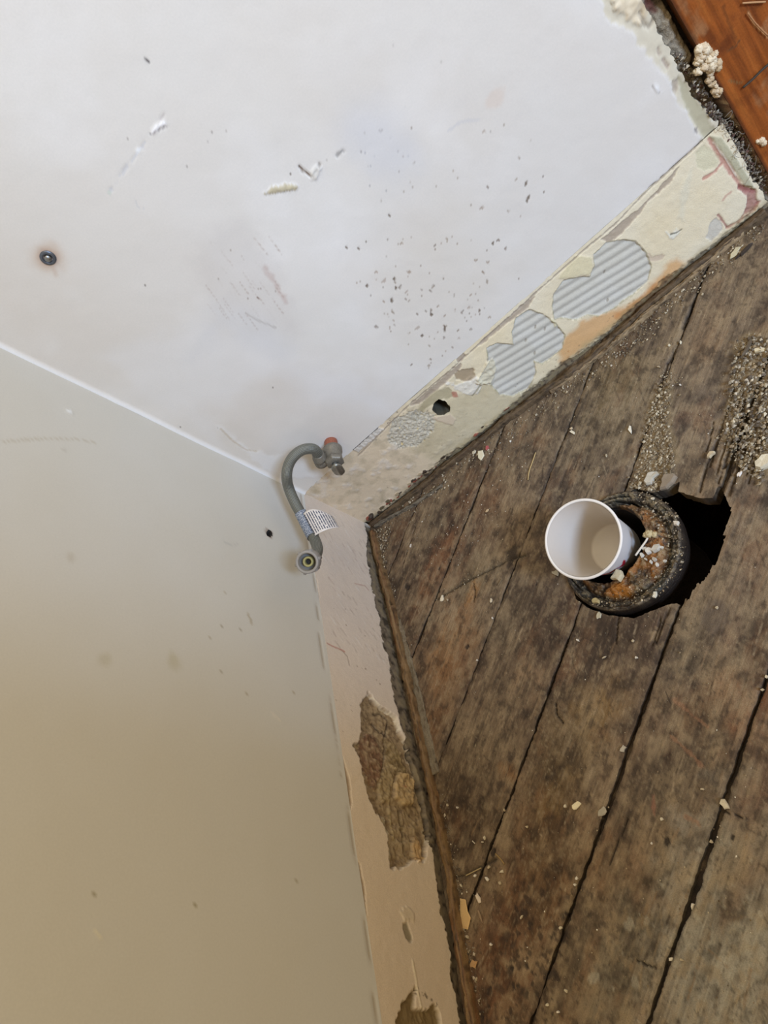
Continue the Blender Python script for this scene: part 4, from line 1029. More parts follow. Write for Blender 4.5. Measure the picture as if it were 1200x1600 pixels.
marks = [((915, 1028), 'the ring mark on the dark board'), ((901, 1259), 'the cream flake on the dark board'), ((1134, 1258), 'the chip wedged in the wide gap'), ((727, 1426), 'the long tan flake by the left strip'),
         ((941, 1268), 'the greyish chip in the board gap'), ((837, 725), 'the curved straw'), ((691, 935), 'the squarish cream chip'), ((1030, 680), 'the sandy grit heap'), ((1060, 560), 'the upper board gap'),
         ((850, 1500), 'the dark spotted patch of board'), ((1150, 1450), 'the greyed board at lower right'), ((690, 1240), 'the end of the mortar fillet'), ((1100, 1150), 'the reddish scratches'), ((970, 960), 'the pipe flange'), ((1170, 850), 'the splintered opening'), ((760, 1360), 'the lower joint scar')]
used_labels = {}
def crumb_label(p):
    d = sorted((math.hypot(p[0] - m_[0], p[1] - m_[1]), m_, t_) for m_, t_ in marks)[0]
    dx, dy = p[0] - d[1][0], p[1] - d[1][1]
    w_ = ('right of' if dx > 0 else 'left of') if abs(dx) > abs(dy) else ('below' if dy > 0 else 'above')
    return w_ + ' ' + d[2], d[0]
crumb_px = [(1098, 1233), (1198, 1058), (1192, 1078), (1112, 1315), (1066, 1500), (1050, 1498), (902, 1373), (899, 1382), (877, 1450), (885, 1548), (873, 1581), (903, 1000), (944, 1028), (990, 1002), (995, 1028), (770, 966), (746, 1032), (798, 690), (1064, 536), (1046, 540), (1030, 574), (700, 937), (765, 1355), (785, 1362), (782, 1380), (762, 1374), (758, 1310), (755, 1316), (824, 1292), (1063, 602), (948, 712), (1120, 950), (700, 1258), (716, 1262), (743, 1368), (721, 1383), (731, 1463), (745, 1530), (742, 1548), (768, 1476), (1083, 1415), (884, 1260), (789, 1266), (816, 1433), (1035, 1280), (1019, 1318), (856, 1600 - 30)]
crumb_px = [p for p in crumb_px if on_boards(p)]
names_ = [crumb_label(p) for p in crumb_px]
ordn = ['nearest', 'second', 'third', 'fourth', 'fifth', 'sixth', 'seventh', 'eighth']
for i_, p in enumerate(crumb_px):
    if True:
        same = sorted(n_[1] for n_ in names_ if n_[0] == names_[i_][0]); r_i = same.index(names_[i_][1])
        lab = ('tiny pale plaster crumb ' + names_[i_][0]) if len(same) == 1 else ('tiny pale plaster crumb, %s one %s' % (ordn[r_i], names_[i_][0]))
        chip('plaster_crumb', p, .0026 + .0034 * rng.random(), .002 + .0016 * rng.random(), [(206, 194, 168), (184, 168, 140), (218, 210, 196)][int(rng.integers(3))], lab, 'debris', g, thick=.0018, ang=rng.random() * 6, n=6)


def straw(name, pxs, r, col, label, zz=0.0012, plane='floor', cat='straw', mat=M_FLAKE):
    P = [on_floor(*p, zz) if plane == 'floor' else on_back(*p, -0.0085) for p in pxs]
    v, f, _ = tube(smooth_path(P, 14), r, 6)
    o = mesh_obj(name, v, f, mat, None, flat_col(len(v), col)); return tag(o, label, cat)


straw('straw', [(837, 707), (832, 722), (827, 736), (825, 750)], .0008, (178, 152, 104), 'thin curved straw lying on the board left of the ribbed wall patches')
straw('straw', [(752, 1356), (740, 1362), (728, 1368)], .0007, (170, 150, 110), 'short straw lying in the lower joint scar near the left strip')
straw('straw', [(738, 1314), (742, 1318)], .0006, (206, 196, 176), 'very short pale straw on the dark board near the left strip')
straw('straw', [(774, 1334), (782, 1342), (788, 1350)], .0008, (150, 122, 74), 'short tan straw beside the dark nail hole at lower left')
straw('twig', [(784, 905), (778, 915)], .0007, (120, 104, 80), 'tiny dark twig at the crossing of scar and board gap')
straw('straw', [(1160, 5), (1176, 4), (1196, 3)], .0009, (176, 132, 90), 'pale straw stuck on the orange casing at the top edge', plane='back')
straw('straw', [(1168, 20), (1182, 38), (1200, 56)], .0008, (166, 116, 74), 'long pale straw slanting across the orange casing', plane='back')
straw('nail', [(1161, 137), (1176, 124), (1190, 110), (1204, 98)], .0011, (58, 50, 42), 'dark bent nail lying against the orange casing', plane='back', cat='nail')


def lump_mass(name, pts, label, cat='plaster lump', seed=0, mat=M_FLAKE, cols=None):
    """knobbly mass of overlapping fused nodules: a chain of noisy balls of the given radii"""
    parts = []; C = []; g = np.random.default_rng(seed)
    for p, r in pts:
        V = []; F = []; nu, nv = 22, 14
        for i in range(nv + 1):
            th = math.pi * i / nv
            for j in range(nu):
                ph = 2 * math.pi * j / nu
                V.append((math.sin(th) * math.cos(ph), math.sin(th) * math.sin(ph), math.cos(th)))
        V = np.array(V); nz = fbm(V[:, 0] * 3 + p[0] * 99, V[:, 1] * 3 + V[:, 2] * 2.3, seed, 3)
        nz2 = fbm(V[:, 0] * 9 + p[2] * 99, V[:, 1] * 9 + V[:, 2] * 7, seed + 4, 3)
        V = V * (0.35 + 0.8 * nz + 0.5 * nz2)[:, None] * r + np.array(p)
        for i in range(nv):
            for j in range(nu):
                k = (j + 1) % nu; F.append([i * nu + j, (i + 1) * nu + j, (i + 1) * nu + k, i * nu + k])
        parts.append((V, F)); c = lin((cols or [(206, 188, 158)])[int(g.integers(len(cols or [1])))])
        C.append(np.tile(c, (len(V), 1)) * (0.85 + .3 * g.random((len(V), 1))))
    v, f = join(parts); o = mesh_obj(name, v, f, mat, None, np.clip(np.vstack(C), 0, 1)); return tag(o, label, cat)


def wall_lumps(path, n, r0, r1, spread, seed, y=-0.008):
    g = np.random.default_rng(seed); out = []
    for q in near_line(path, n, spread, g):
        w = on_back(*q, y); out.append(((w[0], w[1] + .003 * g.random(), w[2]), r0 + (r1 - r0) * g.random()))
    return out


lump_mass('plaster_lump', wall_lumps([(1092, 76), (1106, 78), (1114, 92), (1116, 108), (1098, 100), (1095, 86)], 46, .0020, .0050, 5, 1) + wall_lumps([(1114, 110), (1112, 124), (1118, 140), (1124, 150)], 26, .0015, .0036, 3, 2),
          'knobbly cream plaster lump hanging on the edge of the orange casing', cols=[(206, 184, 152), (190, 166, 132), (220, 202, 172)], seed=3)
lump_mass('plaster_lump', wall_lumps([(1184, 224), (1192, 220)], 10, .0016, .0034, 2, 4), 'small cream plaster lump low on the edge of the orange casing', cols=[(206, 184, 152), (220, 202, 172)], seed=5)
# ================================================================ WALL FITTINGS
M_STEEL = surface_mat('dull_steel', 0.35, 300, 0.06, 0.00005, color=(150, 152, 154), metal=1.0)
M_CHROME = surface_mat('worn_chrome', 0.38, 400, 0.15, 0.0001, color=(150, 148, 140), metal=0.85)
M_BRASSP = surface_mat('grey_patina', 0.45, 700, 0.2, 0.0002, color=(132, 126, 115), metal=0.5)
M_COPPER = surface_mat('old_copper', 0.5, 700, 0.2, 0.0002, color=(168, 104, 82), metal=0.5)
M_NUT = surface_mat('grey_plastic', 0.45, 300, 0.03, 0.00003, color=(150, 146, 142))
M_RUBBER = surface_mat('yellowed_rubber', 0.5, 300, 0.05, 0.00003, color=(168, 162, 110))
M_BLACK = surface_mat('bore_shade', 0.6, 300, 0.05, 0, color=(22, 20, 14))

# screw anchor with a rust halo on the back wall
w = on_back(75, 403)
an = empty('wall_anchor', w); tag(an, 'metal wall anchor in a rusty ringed hole at the left of the white wall', 'screw')
v, f, _ = lathe(w, (0, -1, 0), [(0, -.004), (.0045, -.004), (.0045, .0012), (.0062, .0016), (.0078, .0008), (.0082, 0.0)], 28)
mesh_obj('socket', v, f, surface_mat('anchor_grey', .4, 500, .1, .0001, color=(96, 100, 108), metal=.6), an)
v, f, _ = lathe(w, (0.15, -1, 0), [(0, .0035), (.002, .0035), (.0034, .0025), (.0038, .001), (.0038, -.003)], 20)
mesh_obj('screw_head', v, f, M_STEEL, an)

# ---- angle stop valve
v0 = np.array((0.104, 0.0, 0.181))
vr = empty('stop_valve', v0); tag(vr, 'old grey angle stop valve on a copper stub low on the back wall', 'valve')
v, f, _ = lathe(v0, (0, -1, 0), [(0, -.004), (.0095, -.004), (.0095, .003), (.0086, .014), (.0086, .018)], 28)
mesh_obj('pipe_stub', v, f, M_COPPER, vr)
v, f, _ = lathe(v0, (0, -1, 0), [(.0080, .0125), (.0122, .0135), (.0140, .016), (.0135, .022), (.0118, .025), (.0118, .034), (.0118, .035)], 36)
v4, f4, _ = lathe(v0, (0, -1, 0), [(.0118, .034), (.0136, .035), (.0136, .041), (.0118, .043), (.006, .044), (0, .044)], 48, sides=6)
v2, f2, _ = lathe(v0 + np.array((0, -.027, 0)), (-1, -.12, .55), [(0, 0), (.0082, 0), (.0082, .018), (.0094, .020), (.0094, .025), (0, .025)], 24)
v3, f3, _ = lathe(v0 + np.array((0, -.027, 0)), (-.5, -.1, -1), [(0, 0), (.0088, 0), (.0088, .012), (.0074, .0155), (0, .0165)], 24)
v5, f5, _ = lathe(v0 + np.array((0, -.027, 0)), (-1, -.12, .55), [(.0080, .010), (.0112, .011), (.0112, .018), (.0080, .019)], 48, sides=6)
vv, ff = join([(v, f), (v2, f2), (v3, f3), (v4, f4), (v5, f5)]); mesh_obj('valve_body', vv, ff, M_BRASSP, vr)
v, f, _ = lathe(v0 + np.array((0, -.042, 0)), (0.0, -1, 0), [(0, 0), (.0045, 0), (.0045, .010), (0, .010)], 16); mesh_obj('stem', v, f, M_STEEL, vr)
# oval handle: flattened lobe with a raised middle rib
hv = []; hc = v0 + np.array((0.0, -.053, -.004)); nu, nv = 28, 12
ax1 = np.array((.45, -.2, .87)); ax1 /= np.linalg.norm(ax1); ax3 = np.array((-.1, -1, -.15)); ax3 = ax3 - (ax3 @ ax1) * ax1; ax3 /= np.linalg.norm(ax3); ax2 = np.cross(ax3, ax1)
for i in range(nv + 1):
    th = math.pi * i / nv
    for j in range(nu):
        ph = 2 * math.pi * j / nu
        a, b, c = math.sin(th) * math.cos(ph), math.sin(th) * math.sin(ph), math.cos(th)
        wdt = .0078 * (1 + .25 * abs(a)); zz = .0048 * c * (1.0 - .45 * math.exp(-(abs(b) - .45) ** 2 / .03) * (c > 0))
        hv.append(hc + ax1 * (.0150 * a) + ax2 * (wdt * b) + ax3 * zz)
hf = [[i * nu + j, (i + 1) * nu + j, (i + 1) * nu + (j + 1) % nu, i * nu + (j + 1) % nu] for i in range(nv) for j in range(nu)]
o = mesh_obj('valve_handle', hv, hf, M_CHROME, vr); o['label'] = 'worn chrome oval handle'

# ---- flexible supply hose hanging from the valve
def at_x(px, py, x): return on(0, x, px, py)
hp = [v0 + np.array((-.016, -.030, .010)), on_back(492, 703, -.036), on_back(476, 702, -.040), on_back(462, 710, -.044), on_back(452, 724, -.048), on_back(448, 742, -.056), at_x(451, 762, .044),
      at_x(461, 786, .042), at_x(472, 806, .041), at_x(483, 828, .042), at_x(492, 844, .046), at_x(496, 858, .052), at_x(492, 870, .058), at_x(485, 876, .062)]
hp = smooth_path(hp, 150)
root = empty('supply_hose', hp[0]); tag(root, 'grey braided flexible water hose curling from the valve down the wall corner', 'hose')
m, N, L, P = new_mat('braided_steel')
uvn = N.new('ShaderNodeTexCoord'); sep = N.new('ShaderNodeSeparateXYZ'); L.new(uvn.outputs['UV'], sep.inputs[0])
def mnode(op, a, b=None):
    q = N.new('ShaderNodeMath'); q.operation = op
    for i, x in enumerate((a, b)):
        if x is None: continue
        if isinstance(x, (int, float)): q.inputs[i].default_value = x
        else: L.new(x, q.inputs[i])
    return q.outputs[0]
ua = mnode('MULTIPLY', sep.outputs[0], 2600.0); va = mnode('MULTIPLY', sep.outputs[1], 6.28318 * 12)
br = mnode('MULTIPLY', mnode('SINE', mnode('ADD', ua, va)), mnode('SINE', mnode('SUBTRACT', ua, va)))
mr = N.new('ShaderNodeMapRange'); mr.inputs['From Min'].default_value = -1; L.new(br, mr.inputs['Value'])
cr = N.new('ShaderNodeValToRGB'); cr.color_ramp.elements[0].color = (*lin((62, 64, 60)), 1); cr.color_ramp.elements[1].color = (*lin((150, 150, 140)), 1)
L.new(mr.outputs[0], cr.inputs[0]); L.new(cr.outputs[0], P.inputs['Base Color'])
bp = N.new('ShaderNodeBump'); bp.inputs['Distance'].default_value = .0004; L.new(mr.outputs[0], bp.inputs['Height']); L.new(bp.outputs[0], P.inputs['Normal'])
P.inputs['Metallic'].default_value = .35; P.inputs['Roughness'].default_value = .42
M_BRAID = m
v, f, uv = tube(hp, .0074, 24); mesh_obj('braided_tube', v, f, M_BRAID, root, uv=uv)
# crimp ferrule and coupling nut at the valve end
d0 = hp[6] - hp[0]; d0 /= np.linalg.norm(d0)
v, f, _ = lathe(hp[0] - d0 * .006, d0, [(0, 0), (.0098, 0), (.0100, .006), (.0082, .007), (.0082, .010), (.0098, .011), (.0098, .015), (.0082, .016), (.0084, .024), (.0074, .0245)], 32)
mesh_obj('ferrule', v, f, M_BRASSP, root)
# plastic wing nut at the free end, open towards the camera
e = hp[-1]; nd = (on(0, .066, 461, 885) - on(0, .052, 485, 874)); nd = nd / np.linalg.norm(nd) + 0.75 * (CAM - e) / np.linalg.norm(CAM - e); nd /= np.linalg.norm(nd)
nb = e - nd * .004
prof = [(0, -.004), (.0095, -.004), (.0125, .0), (.0140, .004), (.0140, .010), (.0148, .012), (.0142, .026), (.0134, .027), (.0112, .027), (.0106, .025), (.0106, .010), (.0, .010)]
v, f, bas = lathe(nb, nd, prof, 64)
A_, B_, X_ = bas; parts = [(v, f)]
for k in range(6):          # grip ribs
    a = k * math.pi / 3 + .3; rd = math.cos(a) * A_ + math.sin(a) * B_; tg = np.cross(X_, rd)
    q = []
    for hh, r1 in ((.003, .0150), (.024, .0158)):
        for rr, tt in ((.0128, -.0026), (r1, -.0014), (r1, .0014), (.0128, .0026)):
            q.append(nb + X_ * hh + rd * rr + tg * tt)
    parts.append((np.array(q), [[0, 1, 2, 3][::-1], [4, 5, 6, 7], [0, 1, 5, 4], [1, 2, 6, 5], [2, 3, 7, 6], [3, 0, 4, 7]]))
vv, ff = join(parts); nut = mesh_obj('coupling_nut', vv, ff, M_NUT, root); nut['label'] = 'grey plastic coupling nut'
v, f, _ = lathe(nb, nd, [(.0038, .011), (.0038, .019), (.0044, .0205), (.0062, .0205), (.0066, .019), (.0066, .011)], 40)
mesh_obj('washer', v, f, M_RUBBER, nut)
v, f, _ = lathe(nb, nd, [(0, .0125), (.0040, .0125)], 30); mesh_obj('bore', v, f, M_BLACK, nut)  # flat black disc standing in for the shade inside the nut
# printed tag wrapped round the hose
iT = int(len(hp) * 0.665)
tc_, td = hp[iT], hp[iT + 3] - hp[iT - 3]; td /= np.linalg.norm(td)
m, N, L, P = new_mat('tag_wrap'); P.inputs['Base Color'].default_value = (*lin((92, 104, 124)), 1); P.inputs['Roughness'].default_value = .4
nz = N.new('ShaderNodeTexNoise'); nz.inputs['Scale'].default_value = 900; cr = N.new('ShaderNodeValToRGB'); cr.color_ramp.elements[0].position = .42; cr.color_ramp.elements[1].position = .62
cr.color_ramp.elements[0].color = (*lin((74, 88, 112)), 1); cr.color_ramp.elements[1].color = (*lin((176, 180, 188)), 1); tcn = N.new('ShaderNodeTexCoord')
L.new(tcn.outputs['Object'], nz.inputs['Vector']); L.new(nz.outputs['Fac'], cr.inputs[0]); L.new(cr.outputs[0], P.inputs['Base Color']); M_TAGW = m
seg = hp[iT - 10:iT + 12]; v, f, _ = tube(seg, .0083, 24, cap=False)
tagp = mesh_obj('tag_wrap', v, f, M_TAGW, root); tagp['label'] = 'blue grey printed wrap around the hose'
# the free flap: curls outward and back, printed in columns
m, N, L, P = new_mat('tag_print'); tcn = N.new('ShaderNodeTexCoord'); sep = N.new('ShaderNodeSeparateXYZ'); L.new(tcn.outputs['UV'], sep.inputs[0])
def mnode(op, a, b=None):
    q = N.new('ShaderNodeMath'); q.operation = op
    for i, x in enumerate((a, b)):
        if x is None: continue
        if isinstance(x, (int, float)): q.inputs[i].default_value = x
        else: L.new(x, q.inputs[i])
    return q.outputs[0]
lines = mnode('SINE', mnode('MULTIPLY', sep.outputs[0], 6.283 * 11)); lines = mnode('GREATER_THAN', lines, -0.15)
cmb = N.new('ShaderNodeCombineXYZ'); L.new(mnode('MULTIPLY', mnode('FLOOR', mnode('MULTIPLY', sep.outputs[0], 11.0)), 3.7), cmb.inputs[0]); L.new(mnode('MULTIPLY', sep.outputs[1], 22.0), cmb.inputs[1])
wn = N.new('ShaderNodeTexNoise'); wn.inputs['Scale'].default_value = 1.6; L.new(cmb.outputs[0], wn.inputs['Vector']); words = mnode('GREATER_THAN', wn.outputs['Fac'], 0.42)
mk = mnode('MULTIPLY', lines, words); edge_ = mnode('MULTIPLY', mnode('LESS_THAN', sep.outputs[1], .94), mnode('GREATER_THAN', sep.outputs[1], .07)); mk = mnode('MULTIPLY', mk, edge_)
mx = N.new('ShaderNodeMix'); mx.data_type = 'RGBA'; L.new(mk, mx.inputs['Factor']); mx.inputs['A'].default_value = (*lin((226, 218, 212)), 1); mx.inputs['B'].default_value = (*lin((84, 88, 104)), 1)
L.new(mx.outputs['Result'], P.inputs['Base Color']); P.inputs['Roughness'].default_value = .4
fl = []; fuv = []; fn, fm = 22, 14
pa, pb = hp[iT - 8], hp[iT + 11]
rt = ROT[0]; cdv = (CAM - tc_) / np.linalg.norm(CAM - tc_)
side = np.cross(td, cdv); side /= np.linalg.norm(side)
if side @ ROT[0] < 0: side = -side
for i in range(fn):
    s = i / (fn - 1); a = s * 2.3
    outp = side * (.003 + .034 * s) + cdv * (.0095 + .010 * math.sin(a) - .022 * s * s)
    for j in range(fm):
        t = j / (fm - 1); base = pa + (pb - pa) * t
        fl.append(base + outp + td * (.024 * s * s * (1 - .55 * t) - .006 * t * s - .004 * (1 - t) * math.sin(s * 3.1))); fuv.append((s, t))
ffl = np.array([[i * fm + j, (i + 1) * fm + j, (i + 1) * fm + j + 1, i * fm + j + 1] for i in range(fn - 1) for j in range(fm - 1)])
flap = mesh_obj('tag_flap', fl, ffl, m, tagp, uv=fuv); sm = flap.modifiers.new('thick', 'SOLIDIFY'); sm.thickness = .0003
flap['label'] = 'white tag flap with fine dark print'

# ================================================================ PIPE FLANGE
fr = empty('closet_flange', (FC[0], FC[1], 0)); tag(fr, 'rusty round closet flange with crusted wax ring set in the floor opening', 'pipe flange')
nt, nr = 300, 86
th = np.linspace(0, 2 * math.pi, nt, endpoint=False); rho = np.linspace(0, 1, nr)
R_, T_ = np.meshgrid(rho, th, indexing='ij')
ci = HC[:, None, None] + np.array([np.cos(T_), np.sin(T_)]) * HR * (1 + .05 * (fbm(np.cos(T_) * 2 + 5, np.sin(T_) * 2 + 5, 9, 3) - .5))
co = FC[:, None, None] + np.array([np.cos(T_), np.sin(T_)]) * FR
XY = ci * (1 - R_) + co * R_
x, y = XY[0].copy(), XY[1].copy()
dist = np.hypot(x - FC[0], y - FC[1]) / FR
# direction round the ring in the picture: lower left is bright orange
lump = fbm(x * 130, y * 130, 31, 4) - .5; fine = fbm(x * 600, y * 600, 33, 3) - .5; big = fbm(x * 45, y * 45, 35, 3) - .5
z = np.full(x.shape, .003)
z += .0050 * sstep(0.0, .10, R_) * sstep(.80, .66, dist) + .005 * big * sstep(.82, .7, dist)      # wax crust
z -= .0050 * np.exp(-((dist - .80) / .035) ** 2)                                            # groove
z += .0030 * np.exp(-((dist - .95) / .03) ** 2)                                             # outer ring
z += .0100 * lump * (0.35 + .65 * (dist < .8)) + .0026 * fine
z -= .012 * sstep(.97, 1.0, R_)
z -= .006 * sstep(.06, .0, R_)
col = np.tile(lin((104, 78, 48)), (x.size, 1)).reshape(*x.shape, 3)
def bl(m, c, k=1.0):
    global col
    m = (np.clip(m, 0, 1) * k)[..., None]; col = col * (1 - m) + lin(c) * m
ang_s = np.sin(T_ * 1.0 + 0.2)
bl(sstep(.80, .70, dist) * np.clip(.55 + 3 * big, 0, 1), (150, 92, 34), .9)
bl(sstep(.80, .70, dist) * np.clip(6 * (lump - .03), 0, 1), (132, 112, 80), .8)
bl(sstep(.80, .70, dist) * np.clip(-6 * (lump + .06), 0, 1), (58, 36, 20), .85)
bl(sstep(.74, .82, dist), (52, 47, 40), .92); bl(sstep(.76, .84, dist) * np.clip(5 * big, 0, 1), (40, 48, 44), .8)
bl(sstep(.90, .96, dist), (80, 66, 52), .6); bl(sstep(.80, .9, dist) * np.clip(7 * (lump - .05), 0, 1), (132, 116, 92), .7)
bl(np.exp(-((dist - .80) / .03) ** 2), (34, 30, 24), .8)
bl(np.clip(10 * (fine - .13), 0, 1), (168, 150, 118), .5)
n8 = fbm(x * 260, y * 260, 38, 4) - .5; z += .003 * n8; bl(np.clip(-8 * (n8 + .05), 0, 1), (30, 22, 16), .8); bl(np.clip(8 * (n8 - .09), 0, 1) * sstep(.2, .5, R_), (150, 134, 104), .6)
sl = np.clip(-np.sin(T_ + .5), 0, 1) * sstep(.82, .74, dist); bl(sl * np.clip(.4 + 6 * big, 0, 1), (170, 106, 30), .75)
# broken arcs of an inner ring on the far side
far = sstep(-.05, .35, np.sin(T_ - .35))
arc = np.exp(-((R_ - .30 - .05 * np.sin(T_ * 2)) / .035) ** 2) * far; z -= .009 * arc; bl(arc, (20, 15, 12), .95)
arc = np.exp(-((R_ - .62 - .04 * np.sin(T_ * 3)) / .03) ** 2) * sstep(.1, .5, np.sin(T_ - .6)); z -= .006 * arc; bl(arc, (22, 18, 14), .9)
x0 = on_floor(1030, 925); sel = np.exp(-(((x - x0[0]) ** 2 + (y - x0[1]) ** 2) / .012 ** 2)); bl(sel * .8, (46, 54, 54), .8)
bl(sstep(.975, .99, dist), (42, 33, 27), .95)
V = np.stack([x, y, z], -1).reshape(-1, 3); idx = np.arange(nt * nr).reshape(nr, nt)
f = np.stack([idx[:-1], idx[1:], np.roll(idx, -1, 1)[1:], np.roll(idx, -1, 1)[:-1]], -1).reshape(-1, 4)
mesh_obj('flange_ring', V, f, M_CRUST, fr, np.clip(col, 0, 1).reshape(-1, 3))
n = 64; pv = []; pc = []
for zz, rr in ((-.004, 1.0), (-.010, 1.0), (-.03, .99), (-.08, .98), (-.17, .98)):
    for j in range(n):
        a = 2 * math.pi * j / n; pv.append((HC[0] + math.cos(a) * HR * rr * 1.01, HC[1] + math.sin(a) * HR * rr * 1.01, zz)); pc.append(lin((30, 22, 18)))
pf = [[i * n + j, i * n + (j + 1) % n, (i + 1) * n + (j + 1) % n, (i + 1) * n + j] for i in range(4) for j in range(n)] + [[4 * n + j for j in range(n)]]
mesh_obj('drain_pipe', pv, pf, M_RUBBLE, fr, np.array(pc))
# skirt of the collar below the floor
v, f, _ = lathe((FC[0], FC[1], 0), (0, 0, 1), [(FR, -.006), (FR * .99, -.014), (FR * .92, -.03), (FR * .80, -.045), (FR * .78, -.12)], 72)
mesh_obj('collar', v, f, M_CRUST, fr, flat_col(len(v), (46, 36, 30)))
def flange_bit(px, r, col, name='plaster_crumb', label=None, z=.0105, cat='debris', group=None):
    return chip(name, px, r * 2.2, r * 1.6, col, label, cat, group, thick=r, ang=rng.random() * 6, base=on_floor(*px, z), n=7)


gf = 'white plaster chips in the flange crust'
for p, r in (((1008, 858), .004), ((1016, 862), .005), ((1026, 858), .0055), ((1034, 856), .003), ((1004, 868), .003), ((1010, 874), .0025), ((1024, 874), .004), ((1028, 882), .003), ((1018, 878), .003), ((1040, 877), .0025)):
    flange_bit(p, r * .85, [(206, 200, 188), (188, 180, 166), (214, 208, 198)][int(r * 10000) % 3], label='white plaster chip, %s in the cluster on the flange crust' % {1004: 'lower leftmost', 1008: 'upper leftmost', 1010: 'lowest left', 1016: 'upper second', 1018: 'lowest middle', 1024: 'middle', 1026: 'upper middle', 1028: 'lowest right', 1034: 'upper rightmost', 1040: 'outlying right'}[p[0]], group=gf)
flange_bit((967, 901), .0068, (206, 192, 160), 'pebble', 'cream oval pebble lying against the lower side of the cup', cat='pebble')
flange_bit((1058, 818), .0036, (206, 194, 176), 'plaster_crumb', 'single pale crumb at the outer rim of the flange beside the black opening')
flange_bit((1025, 930), .003, (214, 206, 186), 'plaster_crumb', 'single cream crumb on the lower flange ring')
flange_bit((1020, 780), .0022, (200, 186, 160), 'plaster_crumb', 'single tan crumb on the upper flange ring')
flange_bit((932, 940), .004, (176, 158, 112), 'plaster_crumb', 'tan flat crumb on the lower left flange crust')
# white scrap inside the bore, seen beside the cup
w = on_floor(929, 916, -.012)
chip('paper_scrap', (929, 916), .020, .007, (196, 188, 190), 'white scrap lying in the pipe bore at the lower left of the cup', 'scrap', base=w, ang=-.4, thick=.0012)
crumbs('flange_grit', [(np.array((*on_floor(*p, .008)[:2], .0085 + .002 * rng.random())), .0004 + .0012 * rng.random() ** 2, (pale + grey)[int(rng.integers(12))])
                       for p in poly_rand([(990, 770), (1030, 768), (1062, 810), (1072, 850), (1066, 890), (1030, 935), (960, 950), (920, 945), (980, 920), (1020, 890), (1035, 850), (1010, 800)], 420)],
       'fine pale grit stuck to the rusty pipe flange')
# thin white stick with a tan tip
st = [on_floor(993, 868, .014), on_floor(1003, 854, .016), on_floor(1010, 844, .018), on_floor(1014, 834, .020)]
root = empty('tipped_stick', st[0]); tag(root, 'thin white stick with a tan lump at its tip, right of the cup', 'stick')
v, f, _ = tube(smooth_path(st, 20), .0011, 10); mesh_obj('stick', v, f, M_PAPER, root, flat_col(len(v), (222, 214, 202)))
o = lump_mass('tip', [(st[-1] + np.array((0, 0, 0)), .0042), (st[-1] + np.array((.004, -.003, -.002)), .0034), (st[-1] + np.array((-.004, .001, 0)), .003)], None, None, 8, cols=[(186, 168, 128)])
for k_ in list(o.keys()): del o[k_]
o.data.transform(Matrix.Translation(-Vector(st[0]))); o.parent = root

# ================================================================ PAPER CUP
rc = CAM + (0.09 * F_PX / 126) * ray(909.5, 842)
H = 0.098
r_b = ray(963, 857); o_ = CAM - rc; a_ = r_b @ r_b; b2 = 2 * o_ @ r_b; c_ = o_ @ o_ - H * H
base = CAM + (-b2 + math.sqrt(b2 * b2 - 4 * a_ * c_)) / 2 / a_ * r_b
axc = (rc - base) / np.linalg.norm(rc - base)
cup = empty('paper_cup', base); tag(cup, 'white paper cup with red print, tilted and standing in the pipe opening', 'cup')
R0, R1, wt = .0300, .0430, .0007
hs = np.linspace(0, 1, 60)
n = 144
ref = np.array((0, 0, 1.0)); A = np.cross(axc, ref); A /= np.linalg.norm(A); Bc = np.cross(axc, A)
V = []; C = []
down = -ROT[1]
for k, h in enumerate(hs):
    for j in range(n):
        a = 2 * math.pi * j / n; rd = math.cos(a) * A + math.sin(a) * Bc; p = base + axc * (h * H) + rd * (R0 + (R1 - R0) * h)
        V.append(p)
        c = lin((216, 211, 208))
        # angle measured from the side that faces down in the picture
        C.append(c)
V = np.array(V); C = np.array(C)
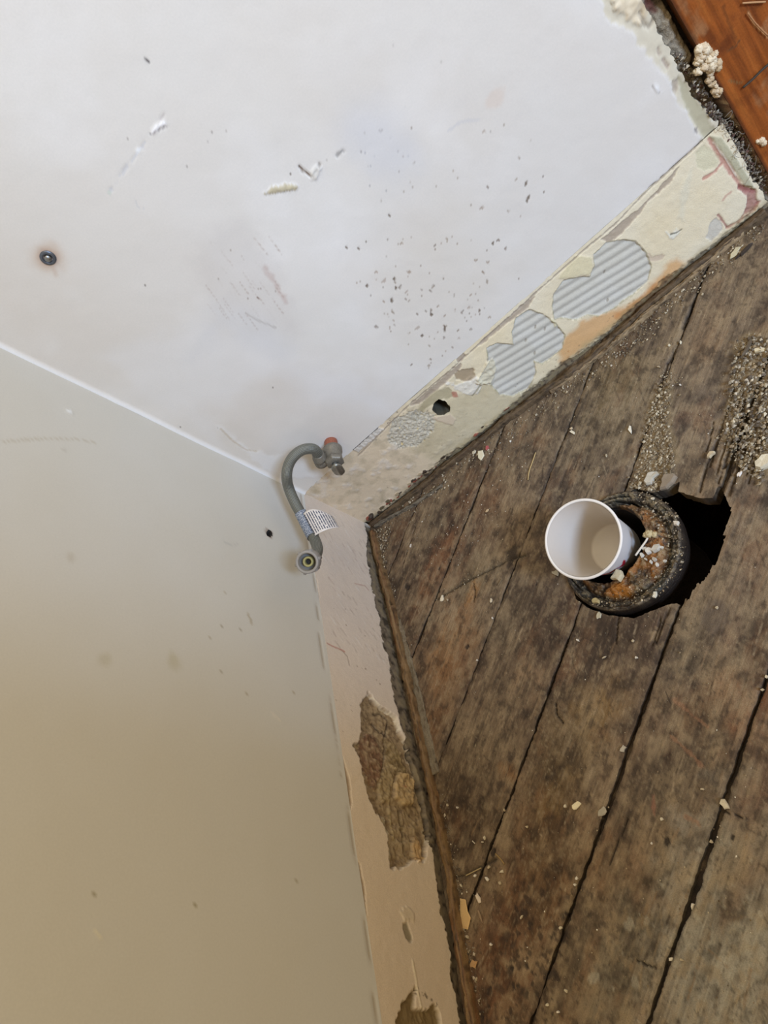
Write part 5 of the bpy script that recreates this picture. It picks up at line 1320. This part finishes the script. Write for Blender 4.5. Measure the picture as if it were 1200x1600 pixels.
# print on the outside: a red brush stroke word mark and small dark lettering, on the lower side
Q = (V - CAM) @ ROT.T; PX = 600 + F_PX * Q[:, 0] / Q[:, 2]; PY = 800 + F_PX * Q[:, 1] / Q[:, 2]
ah = np.array([(math.atan2(*((v_ - base) @ np.stack([Bc, A]).T)), ((v_ - base) @ axc) / H) for v_ in V])
tgt = on_floor(938, 925, .02); w_ = tgt - base; a0 = math.atan2(w_ @ Bc, w_ @ A)
da = (ah[:, 0] - a0 + math.pi) % (2 * math.pi) - math.pi; hh = ah[:, 1]
wave = .55 + .05 * np.sin(da * 7) + .03 * np.sin(da * 17)
red = (np.abs(hh - wave) < .045 + .02 * np.sin(da * 11)) & (np.abs(da) < .85)
red |= (np.abs(hh - .40 - .05 * np.sin(da * 23)) < .022) & (np.abs(da) < .42)
red |= (np.abs(hh - .60) < .015) & (np.abs(np.sin(da * 26)) > .6) & (np.abs(da) < .40)
C[red] = lin((176, 34, 44))
blk = (np.abs(hh - .70) < .010) & (np.abs(np.sin(da * 40)) > .55) & (np.abs(da) < .35)
C[blk] = lin((70, 66, 70))
F = [[i * n + j, i * n + (j + 1) % n, (i + 1) * n + (j + 1) % n, (i + 1) * n + j] for i in range(59) for j in range(n)]
o = mesh_obj('cup_wall', V, F, M_PAPER, cup, C)
Vi = []
hl = np.concatenate([[.030, .031, .036, .046, .060], np.linspace(.08, 1, 35)]); fr_ = [.78, .88, .95, .985, 1.0] + [1.0] * 35
for k, h in enumerate(hl):
    for j in range(n):
        a = 2 * math.pi * j / n; rd = math.cos(a) * A + math.sin(a) * Bc; Vi.append(base + axc * (h * H) + rd * (R0 + (R1 - R0) * h - wt) * fr_[k])
Fi = [[i * n + j, (i + 1) * n + j, (i + 1) * n + (j + 1) % n, i * n + (j + 1) % n] for i in range(39) for j in range(n)] + [[j for j in range(n)]]
mesh_obj('cup_lining', Vi, Fi, M_PAPER, cup, flat_col(len(Vi), (214, 205, 195)))
rim = [(R1 + .0012 + .0017 * math.cos(a), H - .0008 + .0017 * math.sin(a)) for a in np.linspace(0, 2 * math.pi, 12, endpoint=False)]
v, f, _ = lathe(base, axc, rim, n, closed=True); mesh_obj('rolled_rim', v, f, M_PAPER, cup, flat_col(len(v), (230, 224, 218)))

# merge stray double materials and finish
for o in SC.objects:
    if o.type == 'MESH' and o.parent is None and not o.get('label') and o.get('kind') != 'structure':
        print('unlabelled', o.name)
